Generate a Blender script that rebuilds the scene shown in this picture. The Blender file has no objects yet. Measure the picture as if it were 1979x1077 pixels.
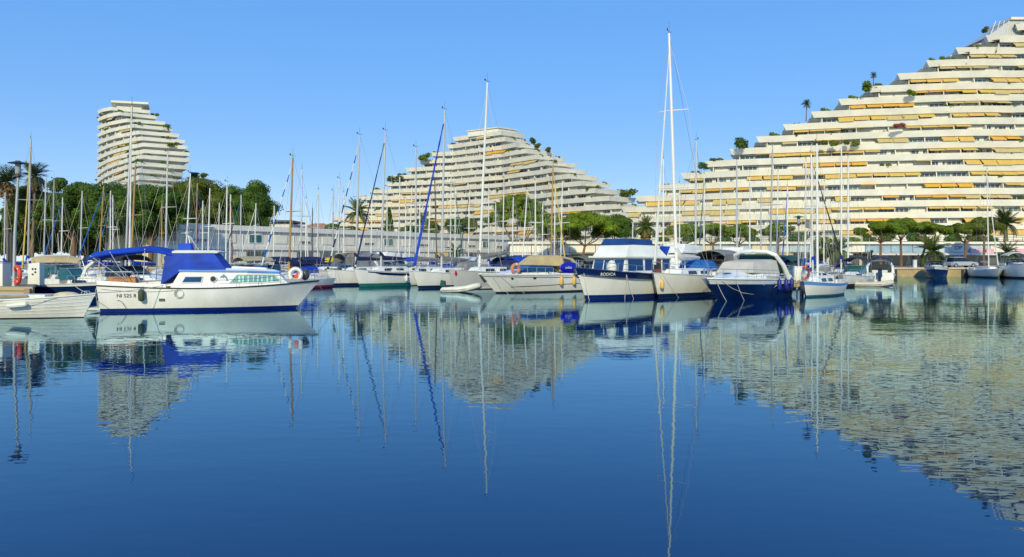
import bpy, math, random
import numpy as np
from mathutils import Vector, Matrix
random.seed(7)
R = math.radians
SC = bpy.context.scene
COL = SC.collection

# ------------------------------------------------------------------ camera
# picture 1979 x 1077, focal length 1500 px, horizon at row 504, eye 2.2 m above the water
FPX, CX, HY, EYE = 1500.0, 989.5, 504.0, 2.2
cam_d = bpy.data.cameras.new('camera')
cam = bpy.data.objects.new('camera', cam_d); COL.objects.link(cam)
cam.location = (0, 0, EYE); cam.rotation_euler = (R(90), 0, 0)
cam_d.sensor_width = 36; cam_d.lens = 36 * FPX / 1979
cam_d.shift_y = (HY - 538.5) / 1979
cam_d.clip_start = 0.1; cam_d.clip_end = 6000
SC.camera = cam

# ------------------------------------------------------------------ sky, sun, exposure
SUN_AZ, SUN_EL = 9.0, 27.0            # degrees left of straight behind the camera, height
sdir = Vector((-math.sin(R(SUN_AZ)) * math.cos(R(SUN_EL)), -math.cos(R(SUN_AZ)) * math.cos(R(SUN_EL)), math.sin(R(SUN_EL))))
wd = bpy.data.worlds.new('World'); SC.world = wd; wd.use_nodes = True
nt = wd.node_tree; nt.nodes.clear()
sky = nt.nodes.new('ShaderNodeTexSky'); sky.sky_type = 'NISHITA'; sky.sun_disc = False
sky.sun_elevation = R(SUN_EL); sky.sun_rotation = math.atan2(sdir.x, sdir.y)
sky.altitude = 0; sky.air_density = 1.0; sky.dust_density = 0.0; sky.ozone_density = 10.0
gm = nt.nodes.new('ShaderNodeGamma'); gm.inputs['Gamma'].default_value = 0.3        # softer fall from zenith to horizon, over the whole sky
hs = nt.nodes.new('ShaderNodeHueSaturation'); hs.inputs['Hue'].default_value = 0.520; hs.inputs['Saturation'].default_value = 1.94; hs.inputs['Value'].default_value = 4.2
bg = nt.nodes.new('ShaderNodeBackground'); bg.inputs['Strength'].default_value = 0.13
wo = nt.nodes.new('ShaderNodeOutputWorld')
nt.links.new(sky.outputs[0], gm.inputs['Color']); nt.links.new(gm.outputs[0], hs.inputs['Color']); nt.links.new(hs.outputs[0], bg.inputs[0]); nt.links.new(bg.outputs[0], wo.inputs[0])
sl = bpy.data.lights.new('sun', 'SUN'); sl.energy = 3.7; sl.angle = R(0.5); sl.color = (1.0, 0.91, 0.60)
so = bpy.data.objects.new('sun', sl); COL.objects.link(so)
so.location = (-60, -60, 80); so.rotation_euler = sdir.to_track_quat('Z', 'Y').to_euler()
SC.view_settings.view_transform = 'Standard'; SC.view_settings.look = 'None'
SC.view_settings.exposure = 0.0; SC.view_settings.gamma = 1.0; SC.view_settings.use_curve_mapping = False
SC.cycles.max_bounces = 8; SC.cycles.glossy_bounces = 4; SC.cycles.diffuse_bounces = 3
SC.cycles.transparent_max_bounces = 6
SC.cycles.use_denoising = True
SC.cycles.sample_clamp_indirect = 6.0

# ------------------------------------------------------------------ helpers
def at(px, py, Y):
    return Vector(((px - CX) * Y / FPX, Y, EYE - (py - HY) * Y / FPX))
def gx(px, Y): return (px - CX) * Y / FPX
def hz(py, Y): return EYE - (py - HY) * Y / FPX
def pxof(x, y): return CX + FPX * x / y

MATS = {}
def pm(name, col, rough=0.5, var=0.12, scale=2.0, bump=0.0, metal=0.0, spec=0.5, stretch=(1, 1, 1), trans=0.0, coat=0.0, detail=4):
    """procedural material: base colour broken up by noise, uneven gloss, optional fine relief"""
    if name in MATS: return MATS[name]
    m = bpy.data.materials.new(name); m.use_nodes = True
    t = m.node_tree; b = t.nodes['Principled BSDF']; o = t.nodes['Material Output']
    tc = t.nodes.new('ShaderNodeTexCoord'); mp = t.nodes.new('ShaderNodeMapping')
    mp.inputs['Scale'].default_value = stretch
    nz = t.nodes.new('ShaderNodeTexNoise'); nz.inputs['Scale'].default_value = scale; nz.inputs['Detail'].default_value = detail
    rp = t.nodes.new('ShaderNodeValToRGB')
    c = Vector(col)
    lo = c * (1 - var); hi = c * (1 + var * 0.6)
    rp.color_ramp.elements[0].position = 0.3; rp.color_ramp.elements[1].position = 0.7
    rp.color_ramp.elements[0].color = (*[min(1, x) for x in lo], 1); rp.color_ramp.elements[1].color = (*[min(1, x) for x in hi], 1)
    t.links.new(tc.outputs['Object'], mp.inputs[0]); t.links.new(mp.outputs[0], nz.inputs['Vector'])
    t.links.new(nz.outputs[0], rp.inputs[0]); t.links.new(rp.outputs[0], b.inputs['Base Color'])
    b.inputs['Roughness'].default_value = rough; b.inputs['Metallic'].default_value = metal
    b.inputs['Specular IOR Level'].default_value = spec
    if coat: b.inputs['Coat Weight'].default_value = coat; b.inputs['Coat Roughness'].default_value = 0.08
    if bump:
        bp = t.nodes.new('ShaderNodeBump'); bp.inputs['Strength'].default_value = 0.6; bp.inputs['Distance'].default_value = bump
        t.links.new(nz.outputs[0], bp.inputs['Height']); t.links.new(bp.outputs[0], b.inputs['Normal'])
    if trans:
        tr = t.nodes.new('ShaderNodeBsdfTranslucent'); mx = t.nodes.new('ShaderNodeMixShader')
        mx.inputs[0].default_value = trans
        t.links.new(rp.outputs[0], tr.inputs[0]); t.links.new(b.outputs[0], mx.inputs[1]); t.links.new(tr.outputs[0], mx.inputs[2])
        t.links.new(mx.outputs[0], o.inputs[0])
    MATS[name] = m
    return m

def vsub(a, b): return (a[0]-b[0], a[1]-b[1], a[2]-b[2])

class MB:
    def __init__(s): s.v = []; s.f = []; s.m = []
    def add(s, vs, fs, mi=0):
        o = len(s.v); s.v += [tuple(p) for p in vs]
        for f in fs: s.f.append([i + o for i in f]); s.m.append(mi)
        return s
    def box(s, x0, x1, y0, y1, z0, z1, mi=0):
        vs = [(x0,y0,z0),(x1,y0,z0),(x1,y1,z0),(x0,y1,z0),(x0,y0,z1),(x1,y0,z1),(x1,y1,z1),(x0,y1,z1)]
        return s.add(vs, [(3,2,1,0),(4,5,6,7),(0,1,5,4),(1,2,6,5),(2,3,7,6),(3,0,4,7)], mi)
    def hexa(s, lo, hi, mi=0):
        """lo, hi: four points each, counter-clockwise from above"""
        return s.add(list(lo) + list(hi), [(3,2,1,0),(4,5,6,7),(0,1,5,4),(1,2,6,5),(2,3,7,6),(3,0,4,7)], mi)
    def prism(s, poly, z0, z1, mi=0):
        n = len(poly)
        vs = [(p[0], p[1], z0) for p in poly] + [(p[0], p[1], z1) for p in poly]
        fs = [list(range(n))[::-1], list(range(n, 2*n))] + [(i, (i+1) % n, n+(i+1) % n, n+i) for i in range(n)]
        return s.add(vs, fs, mi)
    def panel(s, pts, th, mi=0):
        """flat outline given a thickness along its normal"""
        p = [Vector(q) for q in pts]; n = Vector((0,0,0))
        for i in range(len(p)): n += (p[i]-p[0]).cross(p[(i+1) % len(p)]-p[0])
        n.normalize(); k = len(p)
        vs = [q - n*th*0.5 for q in p] + [q + n*th*0.5 for q in p]
        fs = [list(range(k))[::-1], list(range(k, 2*k))] + [(i, (i+1) % k, k+(i+1) % k, k+i) for i in range(k)]
        return s.add(vs, fs, mi)
    def path(s, pts, r, n=6, cap=True, mi=0, closed=False):
        P = [Vector(p) for p in pts]; k = len(P)
        rs = r if isinstance(r, (list, tuple)) else [r]*k
        vs = []; up = None
        for i in range(k):
            if closed: t = P[(i+1) % k]-P[i-1]
            else: t = P[min(i+1, k-1)]-P[max(i-1, 0)]
            t.normalize()
            if up is None: up = Vector((0,0,1)) if abs(t.z) < 0.9 else Vector((1,0,0))
            a = t.cross(up); a.normalize(); b = a.cross(t); up = b
            for j in range(n):
                an = 2*math.pi*j/n
                vs.append(P[i] + a*(math.cos(an)*rs[i]) + b*(math.sin(an)*rs[i]))
        fs = []
        for i in range(k if closed else k-1):
            i2 = (i+1) % k
            for j in range(n): fs.append((i*n+j, i*n+(j+1) % n, i2*n+(j+1) % n, i2*n+j))
        if cap and not closed:
            fs.append(list(range(n))[::-1]); fs.append(list(range((k-1)*n, k*n)))
        return s.add(vs, fs, mi)
    def tube(s, a, b, r0, r1=None, n=6, mi=0): return s.path([a, b], [r0, r0 if r1 is None else r1], n, True, mi)
    def loft(s, rings, closed=True, cap=True, mi=0):
        n = len(rings[0]); vs = [p for r in rings for p in r]; fs = []
        for i in range(len(rings)-1):
            for j in range(n if closed else n-1):
                fs.append((i*n+j, i*n+(j+1) % n, (i+1)*n+(j+1) % n, (i+1)*n+j))
        if cap: fs.append(list(range(n))[::-1]); fs.append(list(range((len(rings)-1)*n, len(rings)*n)))
        return s.add(vs, fs, mi)
    def lathe(s, prof, n=16, c=(0,0,0), mi=0):
        rings = [[(c[0]+r*math.cos(2*math.pi*j/n), c[1]+r*math.sin(2*math.pi*j/n), c[2]+z) for j in range(n)] for r, z in prof]
        return s.loft(rings, True, True, mi)
    def ball(s, c, rx, ry, rz, nu=12, nv=8, mi=0, jit=0.0, rnd=random):
        rings = []
        for i in range(nv+1):
            t = math.pi*i/nv - math.pi/2
            ring = []
            for j in range(nu):
                a = 2*math.pi*j/nu; q = 1 + (rnd.uniform(-jit, jit) if jit else 0)
                ring.append((c[0]+rx*q*math.cos(t)*math.cos(a), c[1]+ry*q*math.cos(t)*math.sin(a), c[2]+rz*q*math.sin(t)))
            rings.append(ring)
        return s.loft(rings, True, False, mi)
    def torus(s, c, rr, r, axis='y', n=20, k=8, mi=0):
        pts = []
        for i in range(n):
            a = 2*math.pi*i/n; x, y = rr*math.cos(a), rr*math.sin(a)
            pts.append({'y': (c[0]+x, c[1], c[2]+y), 'x': (c[0], c[1]+x, c[2]+y), 'z': (c[0]+x, c[1]+y, c[2])}[axis])
        return s.path(pts, r, k, False, mi, True)
    def mesh(s, name, mats, smooth=False):
        me = bpy.data.meshes.new(name); me.from_pydata(s.v, [], s.f)
        for m in (mats if isinstance(mats, (list, tuple)) else [mats]): me.materials.append(m)
        if any(s.m): me.polygons.foreach_set('material_index', s.m)
        me.validate()
        if smooth:
            me.polygons.foreach_set('use_smooth', [True]*len(me.polygons))
            try: me.set_sharp_from_angle(angle=R(38))
            except Exception: pass
        me.update()
        return me
    def build(s, name, mats, parent=None, smooth=False, loc=None, rot=None):
        return place(name, s.mesh(name, mats, smooth), parent, loc, rot)

def place(name, me, parent=None, loc=None, rot=None, scale=None):
    o = bpy.data.objects.new(name, me); COL.objects.link(o)
    if parent is not None: o.parent = parent
    if loc is not None: o.location = loc
    if rot is not None: o.rotation_euler = rot
    if scale is not None: o.scale = scale
    return o

def tag(o, label=None, cat=None, group=None, kind=None):
    if label: o['label'] = label
    if cat: o['category'] = cat
    if group: o['group'] = group
    if kind: o['kind'] = kind
    return o

def thing(name, label, cat, loc=(0,0,0), rz=0.0, group=None):
    o = bpy.data.objects.new(name, None); COL.objects.link(o)
    o.location = loc; o.rotation_euler = (0, 0, rz); o.empty_display_size = 0.5
    return tag(o, label, cat, group)

def text_obj(name, s, size, mat, parent, M, extrude=0.004):
    c = bpy.data.curves.new(name, 'FONT'); c.body = s; c.size = size; c.extrude = extrude
    c.align_x = 'CENTER'; c.align_y = 'CENTER'; c.materials.append(mat)
    tmp = bpy.data.objects.new(name, c); COL.objects.link(tmp)
    me = bpy.data.meshes.new_from_object(tmp.evaluated_get(bpy.context.evaluated_depsgraph_get()))
    bpy.data.objects.remove(tmp); me.name = name
    if not me.materials: me.materials.append(mat)
    o = bpy.data.objects.new(name, me); COL.objects.link(o); o.parent = parent; o.matrix_local = M
    return o

# ------------------------------------------------------------------ materials
gel = pm('gelcoat_white', (0.80, 0.79, 0.73), 0.25, 0.10, 1.2, stretch=(1, 1, .25))
gel2 = pm('gelcoat_cream', (0.78, 0.76, 0.67), 0.3, 0.09, 1.0, stretch=(1, 1, .25))
def grime(m):
    """yellowish scum above the waterline and faint run-off streaks on a hull"""
    t = m.node_tree; b = t.nodes['Principled BSDF']; src = b.inputs['Base Color'].links[0].from_socket
    tc = t.nodes.new('ShaderNodeTexCoord'); sx = t.nodes.new('ShaderNodeSeparateXYZ'); mp = t.nodes.new('ShaderNodeMapping'); mp.inputs['Scale'].default_value = (5, 5, .45)
    nz = t.nodes.new('ShaderNodeTexNoise'); nz.inputs['Scale'].default_value = 1.3; nz.inputs['Detail'].default_value = 5
    t.links.new(tc.outputs['Object'], sx.inputs[0]); t.links.new(tc.outputs['Object'], mp.inputs[0]); t.links.new(mp.outputs[0], nz.inputs['Vector'])
    ad = t.nodes.new('ShaderNodeMath'); ad.operation = 'MULTIPLY_ADD'; ad.inputs[1].default_value = -.9; t.links.new(nz.outputs[0], ad.inputs[0]); t.links.new(sx.outputs['Z'], ad.inputs[2])
    mr = t.nodes.new('ShaderNodeMapRange'); mr.inputs['From Min'].default_value = -.35; mr.inputs['From Max'].default_value = .25; mr.inputs['To Min'].default_value = .38; mr.inputs['To Max'].default_value = 0
    t.links.new(ad.outputs[0], mr.inputs['Value'])
    mx = t.nodes.new('ShaderNodeMix'); mx.data_type = 'RGBA'; mx.inputs['B'].default_value = (.55, .50, .34, 1)
    t.links.new(mr.outputs[0], mx.inputs['Factor']); t.links.new(src, mx.inputs['A']); t.links.new(mx.outputs['Result'], b.inputs['Base Color'])
grime(gel); grime(gel2)
gelgrey = pm('gelcoat_grey', (0.50, 0.50, 0.47), 0.3, 0.06, 1.0)
deckm = pm('deck_white', (0.72, 0.72, 0.69), 0.55, 0.1, 3.0)
navy = pm('navy_paint', (0.004, 0.018, 0.085), 0.22, 0.25, 1.0, coat=0.3)
royal = pm('royal_blue_paint', (0.003, 0.02, 0.17), 0.3, 0.2, 1.5)
skyb = pm('sky_blue_trim', (0.10, 0.28, 0.62), 0.4, 0.1, 2.0)
greenp = pm('sea_green_paint', (0.015, 0.16, 0.14), 0.35, 0.2, 1.5)
antif = pm('dark_antifouling', (0.012, 0.02, 0.035), 0.7, 0.3, 3.0)
black = pm('black_rubber', (0.012, 0.012, 0.013), 0.6, 0.2, 5.0)
darkg = pm('dark_grey_plastic', (0.05, 0.055, 0.06), 0.45, 0.2, 4.0)
alu = pm('mast_aluminium', (0.60, 0.60, 0.58), 0.38, 0.12, 1.5, metal=0.35, stretch=(1, 1, .2))
alu2 = pm('mast_grey', (0.42, 0.42, 0.41), 0.42, 0.12, 1.5, metal=0.35, stretch=(1, 1, .2))
mwhite = pm('mast_white', (0.74, 0.73, 0.68), 0.35, 0.08, 1.5, stretch=(1, 1, .2))
wood = pm('varnished_wood', (0.42, 0.25, 0.07), 0.35, 0.25, 3.0, stretch=(1, 1, .15))
mahog = pm('mahogany', (0.16, 0.035, 0.018), 0.35, 0.25, 3.0, stretch=(1, 1, .2))
darkmast = pm('mast_dark', (0.06, 0.055, 0.05), 0.45, 0.2, 2.0)
steel = pm('stainless_tube', (0.55, 0.56, 0.57), 0.25, 0.1, 4.0, metal=0.8)
wire = pm('rigging_wire', (0.30, 0.30, 0.30), 0.5, 0.1, 4.0, metal=0.3)
rope = pm('mooring_rope', (0.55, 0.52, 0.44), 0.9, 0.2, 20.0)
glassd = pm('dark_glazing', (0.018, 0.028, 0.035), 0.06, 0.4, 0.8, spec=0.8)
glassb = pm('blue_glazing', (0.012, 0.06, 0.16), 0.08, 0.4, 0.8, spec=0.8)
glasst = pm('teal_glazing', (0.03, 0.14, 0.15), 0.1, 0.4, 0.8, spec=0.8)
cblue = pm('canvas_royal_blue', (0.002, 0.050, 0.44), 0.75, 0.35, 1.4, bump=0.07, detail=2)
cnavy = pm('canvas_navy', (0.010, 0.016, 0.075), 0.8, 0.25, 1.6, bump=0.02)
cmid = pm('canvas_mid_blue', (0.003, 0.11, 0.40), 0.8, 0.2, 1.6, bump=0.02)
cdeep = pm('canvas_deep_blue', (0.002, 0.048, 0.19), 0.8, 0.25, 1.6, bump=0.02)
cgreen = pm('canvas_dark_green', (0.008, 0.065, 0.05), 0.8, 0.2, 1.6, bump=0.02)
cteal = pm('canvas_teal', (0.008, 0.12, 0.16), 0.8, 0.2, 1.6, bump=0.02)
cbeige = pm('canvas_beige', (0.52, 0.40, 0.20), 0.85, 0.2, 1.4, bump=0.06, detail=2)
cgrey = pm('canvas_grey', (0.22, 0.215, 0.20), 0.85, 0.15, 1.6, bump=0.02)
cwhite = pm('canvas_white', (0.66, 0.64, 0.58), 0.85, 0.1, 1.6, bump=0.02)
cred = pm('canvas_red', (0.36, 0.02, 0.05), 0.8, 0.15, 1.6, bump=0.02)
cyel = pm('canvas_yellow', (0.60, 0.42, 0.08), 0.8, 0.15, 1.6, bump=0.02)
cblack = pm('canvas_black', (0.02, 0.02, 0.022), 0.8, 0.2, 1.6, bump=0.02)
buoyr = pm('buoy_orange_red', (0.72, 0.06, 0.025), 0.5, 0.12, 4.0)
fenw = pm('fender_white', (0.72, 0.70, 0.62), 0.5, 0.1, 4.0)
fenb = pm('fender_blue', (0.008, 0.015, 0.22), 0.5, 0.15, 4.0)
feny = pm('fender_yellow', (0.72, 0.42, 0.10), 0.5, 0.1, 4.0)
feng = pm('fender_dark_green', (0.05, 0.07, 0.035), 0.7, 0.2, 6.0)
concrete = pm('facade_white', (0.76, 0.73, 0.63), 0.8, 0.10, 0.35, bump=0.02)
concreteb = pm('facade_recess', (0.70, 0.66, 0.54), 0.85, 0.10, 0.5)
recessd = pm('facade_recess_dark', (0.40, 0.39, 0.31), 0.85, 0.25, 0.3)  # darker recess wall colour, used on the curved tower
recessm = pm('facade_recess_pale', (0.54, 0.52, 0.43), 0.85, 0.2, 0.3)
shutm = pm('shutter_white', (0.74, 0.71, 0.60), 0.6, 0.06, 0.7)
framem = pm('window_frame_white', (0.70, 0.69, 0.64), 0.5, 0.06, 1.0)
paned = pm('window_pane', (0.09, 0.10, 0.10), 0.08, 0.5, 0.35, spec=0.7)
paneg = pm('window_pane_green', (0.16, 0.23, 0.22), 0.08, 0.4, 0.35, spec=0.7)
awn = [pm('awning_yellow', (0.64, 0.43, 0.11), 0.85, 0.1, 0.8), pm('awning_amber', (0.68, 0.38, 0.05), 0.85, 0.1, 0.8),
       pm('awning_faded', (0.56, 0.43, 0.18), 0.85, 0.12, 0.8)]
pale = pm('pale_render', (0.66, 0.64, 0.60), 0.85, 0.08, 0.5, bump=0.02)
creamw = pm('cream_render', (0.68, 0.60, 0.42), 0.85, 0.1, 0.5, bump=0.02)
tile = pm('roof_tile_terracotta', (0.42, 0.22, 0.13), 0.85, 0.25, 1.2, bump=0.05)
stone = pm('quay_stone', (0.42, 0.31, 0.16), 0.85, 0.25, 0.8, bump=0.05)
coping = pm('quay_coping', (0.55, 0.49, 0.38), 0.85, 0.15, 1.0, bump=0.03)
plank = pm('weathered_plank', (0.30, 0.25, 0.17), 0.85, 0.3, 2.0, bump=0.02, stretch=(.3, 3, 3))
asph = pm('paving', (0.22, 0.20, 0.17), 0.9, 0.2, 0.4)
bark = pm('pine_bark', (0.20, 0.12, 0.07), 0.95, 0.35, 3.0, bump=0.08, stretch=(1, 1, .3))
palmb = pm('palm_trunk', (0.20, 0.15, 0.09), 0.95, 0.35, 5.0, bump=0.08, stretch=(1, 1, 3))
lf_pine = pm('pine_needles', (0.165, 0.250, 0.010), 0.7, 0.5, 0.9, trans=0.3)
lf_dark = pm('dark_needles', (0.085, 0.165, 0.010), 0.7, 0.55, 0.8, trans=0.3)
lf_olive = pm('olive_needles', (0.135, 0.180, 0.012), 0.7, 0.55, 0.8, trans=0.3)
lf_bright = pm('bright_needles', (0.20, 0.295, 0.010), 0.7, 0.5, 0.8, trans=0.32)
lf_hedge = pm('hedge_leaves', (0.08, 0.165, 0.010), 0.6, 0.5, 1.5, trans=0.25)
lf_palm = pm('palm_leaf', (0.11, 0.155, 0.018), 0.5, 0.4, 1.5, trans=0.15)
lf_palmd = pm('palm_leaf_dark', (0.050, 0.075, 0.016), 0.5, 0.4, 1.5, trans=0.12)
lf_red = pm('bougainvillea', (0.30, 0.05, 0.05), 0.7, 0.4, 2.0, trans=0.15)
mint = pm('mint_curtain', (0.22, 0.55, 0.47), 0.6, 0.2, 3.0)
# ================================================================== setting: water and land
def water_material():
    """dark body under a Fresnel mirror; ripples of three sizes, stronger in drifting wind patches"""
    m = bpy.data.materials.new('harbour_water'); m.use_nodes = True
    t = m.node_tree; t.nodes.clear(); o = t.nodes.new('ShaderNodeOutputMaterial')
    body = t.nodes.new('ShaderNodeBsdfDiffuse'); gl = t.nodes.new('ShaderNodeBsdfGlossy'); fr = t.nodes.new('ShaderNodeFresnel'); mx = t.nodes.new('ShaderNodeMixShader')
    body.inputs[0].default_value = (0.000, 0.017, 0.080, 1); gl.inputs[0].default_value = (0.68, 0.94, 1.0, 1); gl.inputs['Roughness'].default_value = 0.012; fr.inputs[0].default_value = 1.53
    tc = t.nodes.new('ShaderNodeTexCoord')
    def noise(scale, st, det, rot=0.0):
        mp = t.nodes.new('ShaderNodeMapping'); mp.inputs['Scale'].default_value = st; mp.inputs['Rotation'].default_value = (0, 0, rot)
        n = t.nodes.new('ShaderNodeTexNoise'); n.inputs['Scale'].default_value = scale; n.inputs['Detail'].default_value = det
        t.links.new(tc.outputs['Object'], mp.inputs[0]); t.links.new(mp.outputs[0], n.inputs['Vector']); return n
    pn = noise(.045, (.6, 1.6, 1), 3, .3); pr = t.nodes.new('ShaderNodeMapRange')
    pr.inputs['From Min'].default_value = .36; pr.inputs['From Max'].default_value = .64; pr.inputs['To Min'].default_value = .25; pr.inputs['To Max'].default_value = 1.4
    t.links.new(pn.outputs[0], pr.inputs['Value'])
    prev = None
    for scale, st, det, rot, dist in ((3.0, (.75, 1.25, 1), 2, 0.30, 0.0027), (0.85, (0.6, 1.3, 1), 2, -0.15, 0.0060), (0.15, (1, 1, 1), 1, 0.5, 0.014)):
        n = noise(scale, st, det, rot)
        bp = t.nodes.new('ShaderNodeBump'); bp.inputs['Strength'].default_value = 1.0
        ml = t.nodes.new('ShaderNodeMath'); ml.operation = 'MULTIPLY'; ml.inputs[1].default_value = dist
        t.links.new(pr.outputs[0], ml.inputs[0]); t.links.new(ml.outputs[0], bp.inputs['Distance'])
        t.links.new(n.outputs[0], bp.inputs['Height'])
        if prev is not None: t.links.new(prev.outputs[0], bp.inputs['Normal'])
        prev = bp
    for nd in (gl, fr): t.links.new(prev.outputs[0], nd.inputs['Normal'])
    t.links.new(fr.outputs[0], mx.inputs[0]); t.links.new(body.outputs[0], mx.inputs[1]); t.links.new(gl.outputs[0], mx.inputs[2]); t.links.new(mx.outputs[0], o.inputs[0])
    return m
tag(MB().add([(-900, -60, 0), (900, -60, 0), (900, 400, 0), (-900, 400, 0)], [(0, 1, 2, 3)]).build('water', water_material()), kind='structure')

LAND = 1.2
edge = [(-900, 104), (-70, 106), (-6, 122), (34, 118), (48, 107), (900, 101)]
tag(MB().add([(x, y, LAND) for x, y in edge] + [(900, 3000, LAND), (-900, 3000, LAND)], [list(range(8))]).build('ground', asph), kind='structure')
q = MB(); cp = MB()
for (x0, y0), (x1, y1) in zip(edge[:-1], edge[1:]):
    q.add([(x0, y0+.05, -2), (x1, y1+.05, -2), (x1, y1+.05, LAND-.12), (x0, y0+.05, LAND-.12)], [(0, 1, 2, 3)])
    cp.hexa([(x0, y0-.12, LAND-.14), (x1, y1-.12, LAND-.14), (x1, y1+.7, LAND-.14), (x0, y0+.7, LAND-.14)],
            [(x0, y0-.12, LAND+.06), (x1, y1-.12, LAND+.06), (x1, y1+.7, LAND+.06), (x0, y0+.7, LAND+.06)])
quay = tag(q.build('quay_wall', stone), 'tan stone quay wall along the far side of the basin', 'wall')
cp.build('coping', coping, quay)
for px in (1709, 1732, 1862, 1870, 1885):
    y = 107 - (gx(px, 106)-48)*6/852; x = gx(px, y-.3)
    MB().box(x-.14, x+.14, y-.32, y-.02, -.8, LAND-.25).build('timber_fender', darkg, quay)

wp_ = thing('quay_post', 'slim white service post on the right quay edge', 'post', (gx(1768, 107.4), 107.4, LAND+.06))
MB().box(-.22, .22, -.15, .15, 0, 1.0).build('body', framem, wp_); MB().box(-.25, .25, -.18, .18, 1.0, 1.06).build('cap', framem, wp_)

# ================================================================== stepped apartment blocks
def offset_path(P, d):
    """move an open polyline sideways by d (positive = to its right-hand side, towards the viewer)"""
    out = []; n = len(P)
    for i in range(n):
        def nrm(a, b):
            t = Vector((b[0]-a[0], b[1]-a[1])); t.normalize(); return Vector((t.y, -t.x))
        if i == 0: m = nrm(P[0], P[1])
        elif i == n-1: m = nrm(P[-2], P[-1])
        else:
            a, b = nrm(P[i-1], P[i]), nrm(P[i], P[i+1]); m = a+b
            if m.length < 1e-4: m = a
            m.normalize(); m = m / max(0.45, m.dot(a))
        out.append((P[i][0]+m.x*d, P[i][1]+m.y*d))
    return out

def band(mb, P, prof):
    rings = []
    offs = {}
    for o, z in prof:
        if o not in offs: offs[o] = offset_path(P, o)
    for i in range(len(P)): rings.append([(offs[o][i][0], offs[o][i][1], z) for o, z in prof])
    mb.loft(rings, True, True)

def walk(P, step, start=0.0):
    """points every step metres along a polyline: position, direction"""
    out = []; left = start
    for a, b in zip(P[:-1], P[1:]):
        a2, b2 = Vector(a), Vector(b); L = (b2-a2).length
        if L < 1e-6: continue
        t = (b2-a2)/L
        while left < L:
            out.append((a2 + t*left, t)); left += step
        left -= L
    return out

BAY = 3.65
def unit_meshes():
    U = {}
    w = MB()
    for x in (-1.62, -.54, .54, 1.62): w.box(x-.05, x+.05, -.06, .06, 0, 2.15)
    w.box(-1.67, 1.67, -.06, .06, 2.08, 2.2); w.box(-1.67, 1.67, -.06, .06, -.05, .06)
    U['window'] = w.mesh('window', framem)
    U['pane'] = MB().box(-1.6, 1.6, .0, .03, .06, 2.1).mesh('pane', paned)
    U['pane_green'] = MB().box(-1.6, 1.6, .0, .03, .06, 2.1).mesh('pane', paneg)
    s = MB()
    for k in range(2): s.box(-1.66+k*1.68, -.02+k*1.68, -.10, .0, 0, 2.15)
    U['shutter'] = s.mesh('shutter', shutm)
    U['partition'] = MB().add([(-.11,-1.62,0),(.11,-1.62,0),(.11,0,0),(-.11,0,0),(-.11,-1.15,2.35),(.11,-1.15,2.35),(.11,0,2.35),(-.11,0,2.35)],
                              [(3,2,1,0),(4,5,6,7),(0,1,5,4),(1,2,6,5),(2,3,7,6),(3,0,4,7)]).mesh('partition', concrete)
    for k in range(3):
        a = MB()
        a.hexa([(-1.72,-2.35,-.98),(1.72,-2.35,-.98),(1.72,-1.0,-.10),(-1.72,-1.0,-.10)], [(-1.72,-2.35,-.95),(1.72,-2.35,-.95),(1.72,-1.0,-.06),(-1.72,-1.0,-.06)])
        a.box(-1.72, 1.72, -2.37, -2.34, -1.22, -.95)
        U['awning%d' % k] = a.mesh('awning', awn[k])
    return U
UNITS = unit_meshes()

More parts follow.
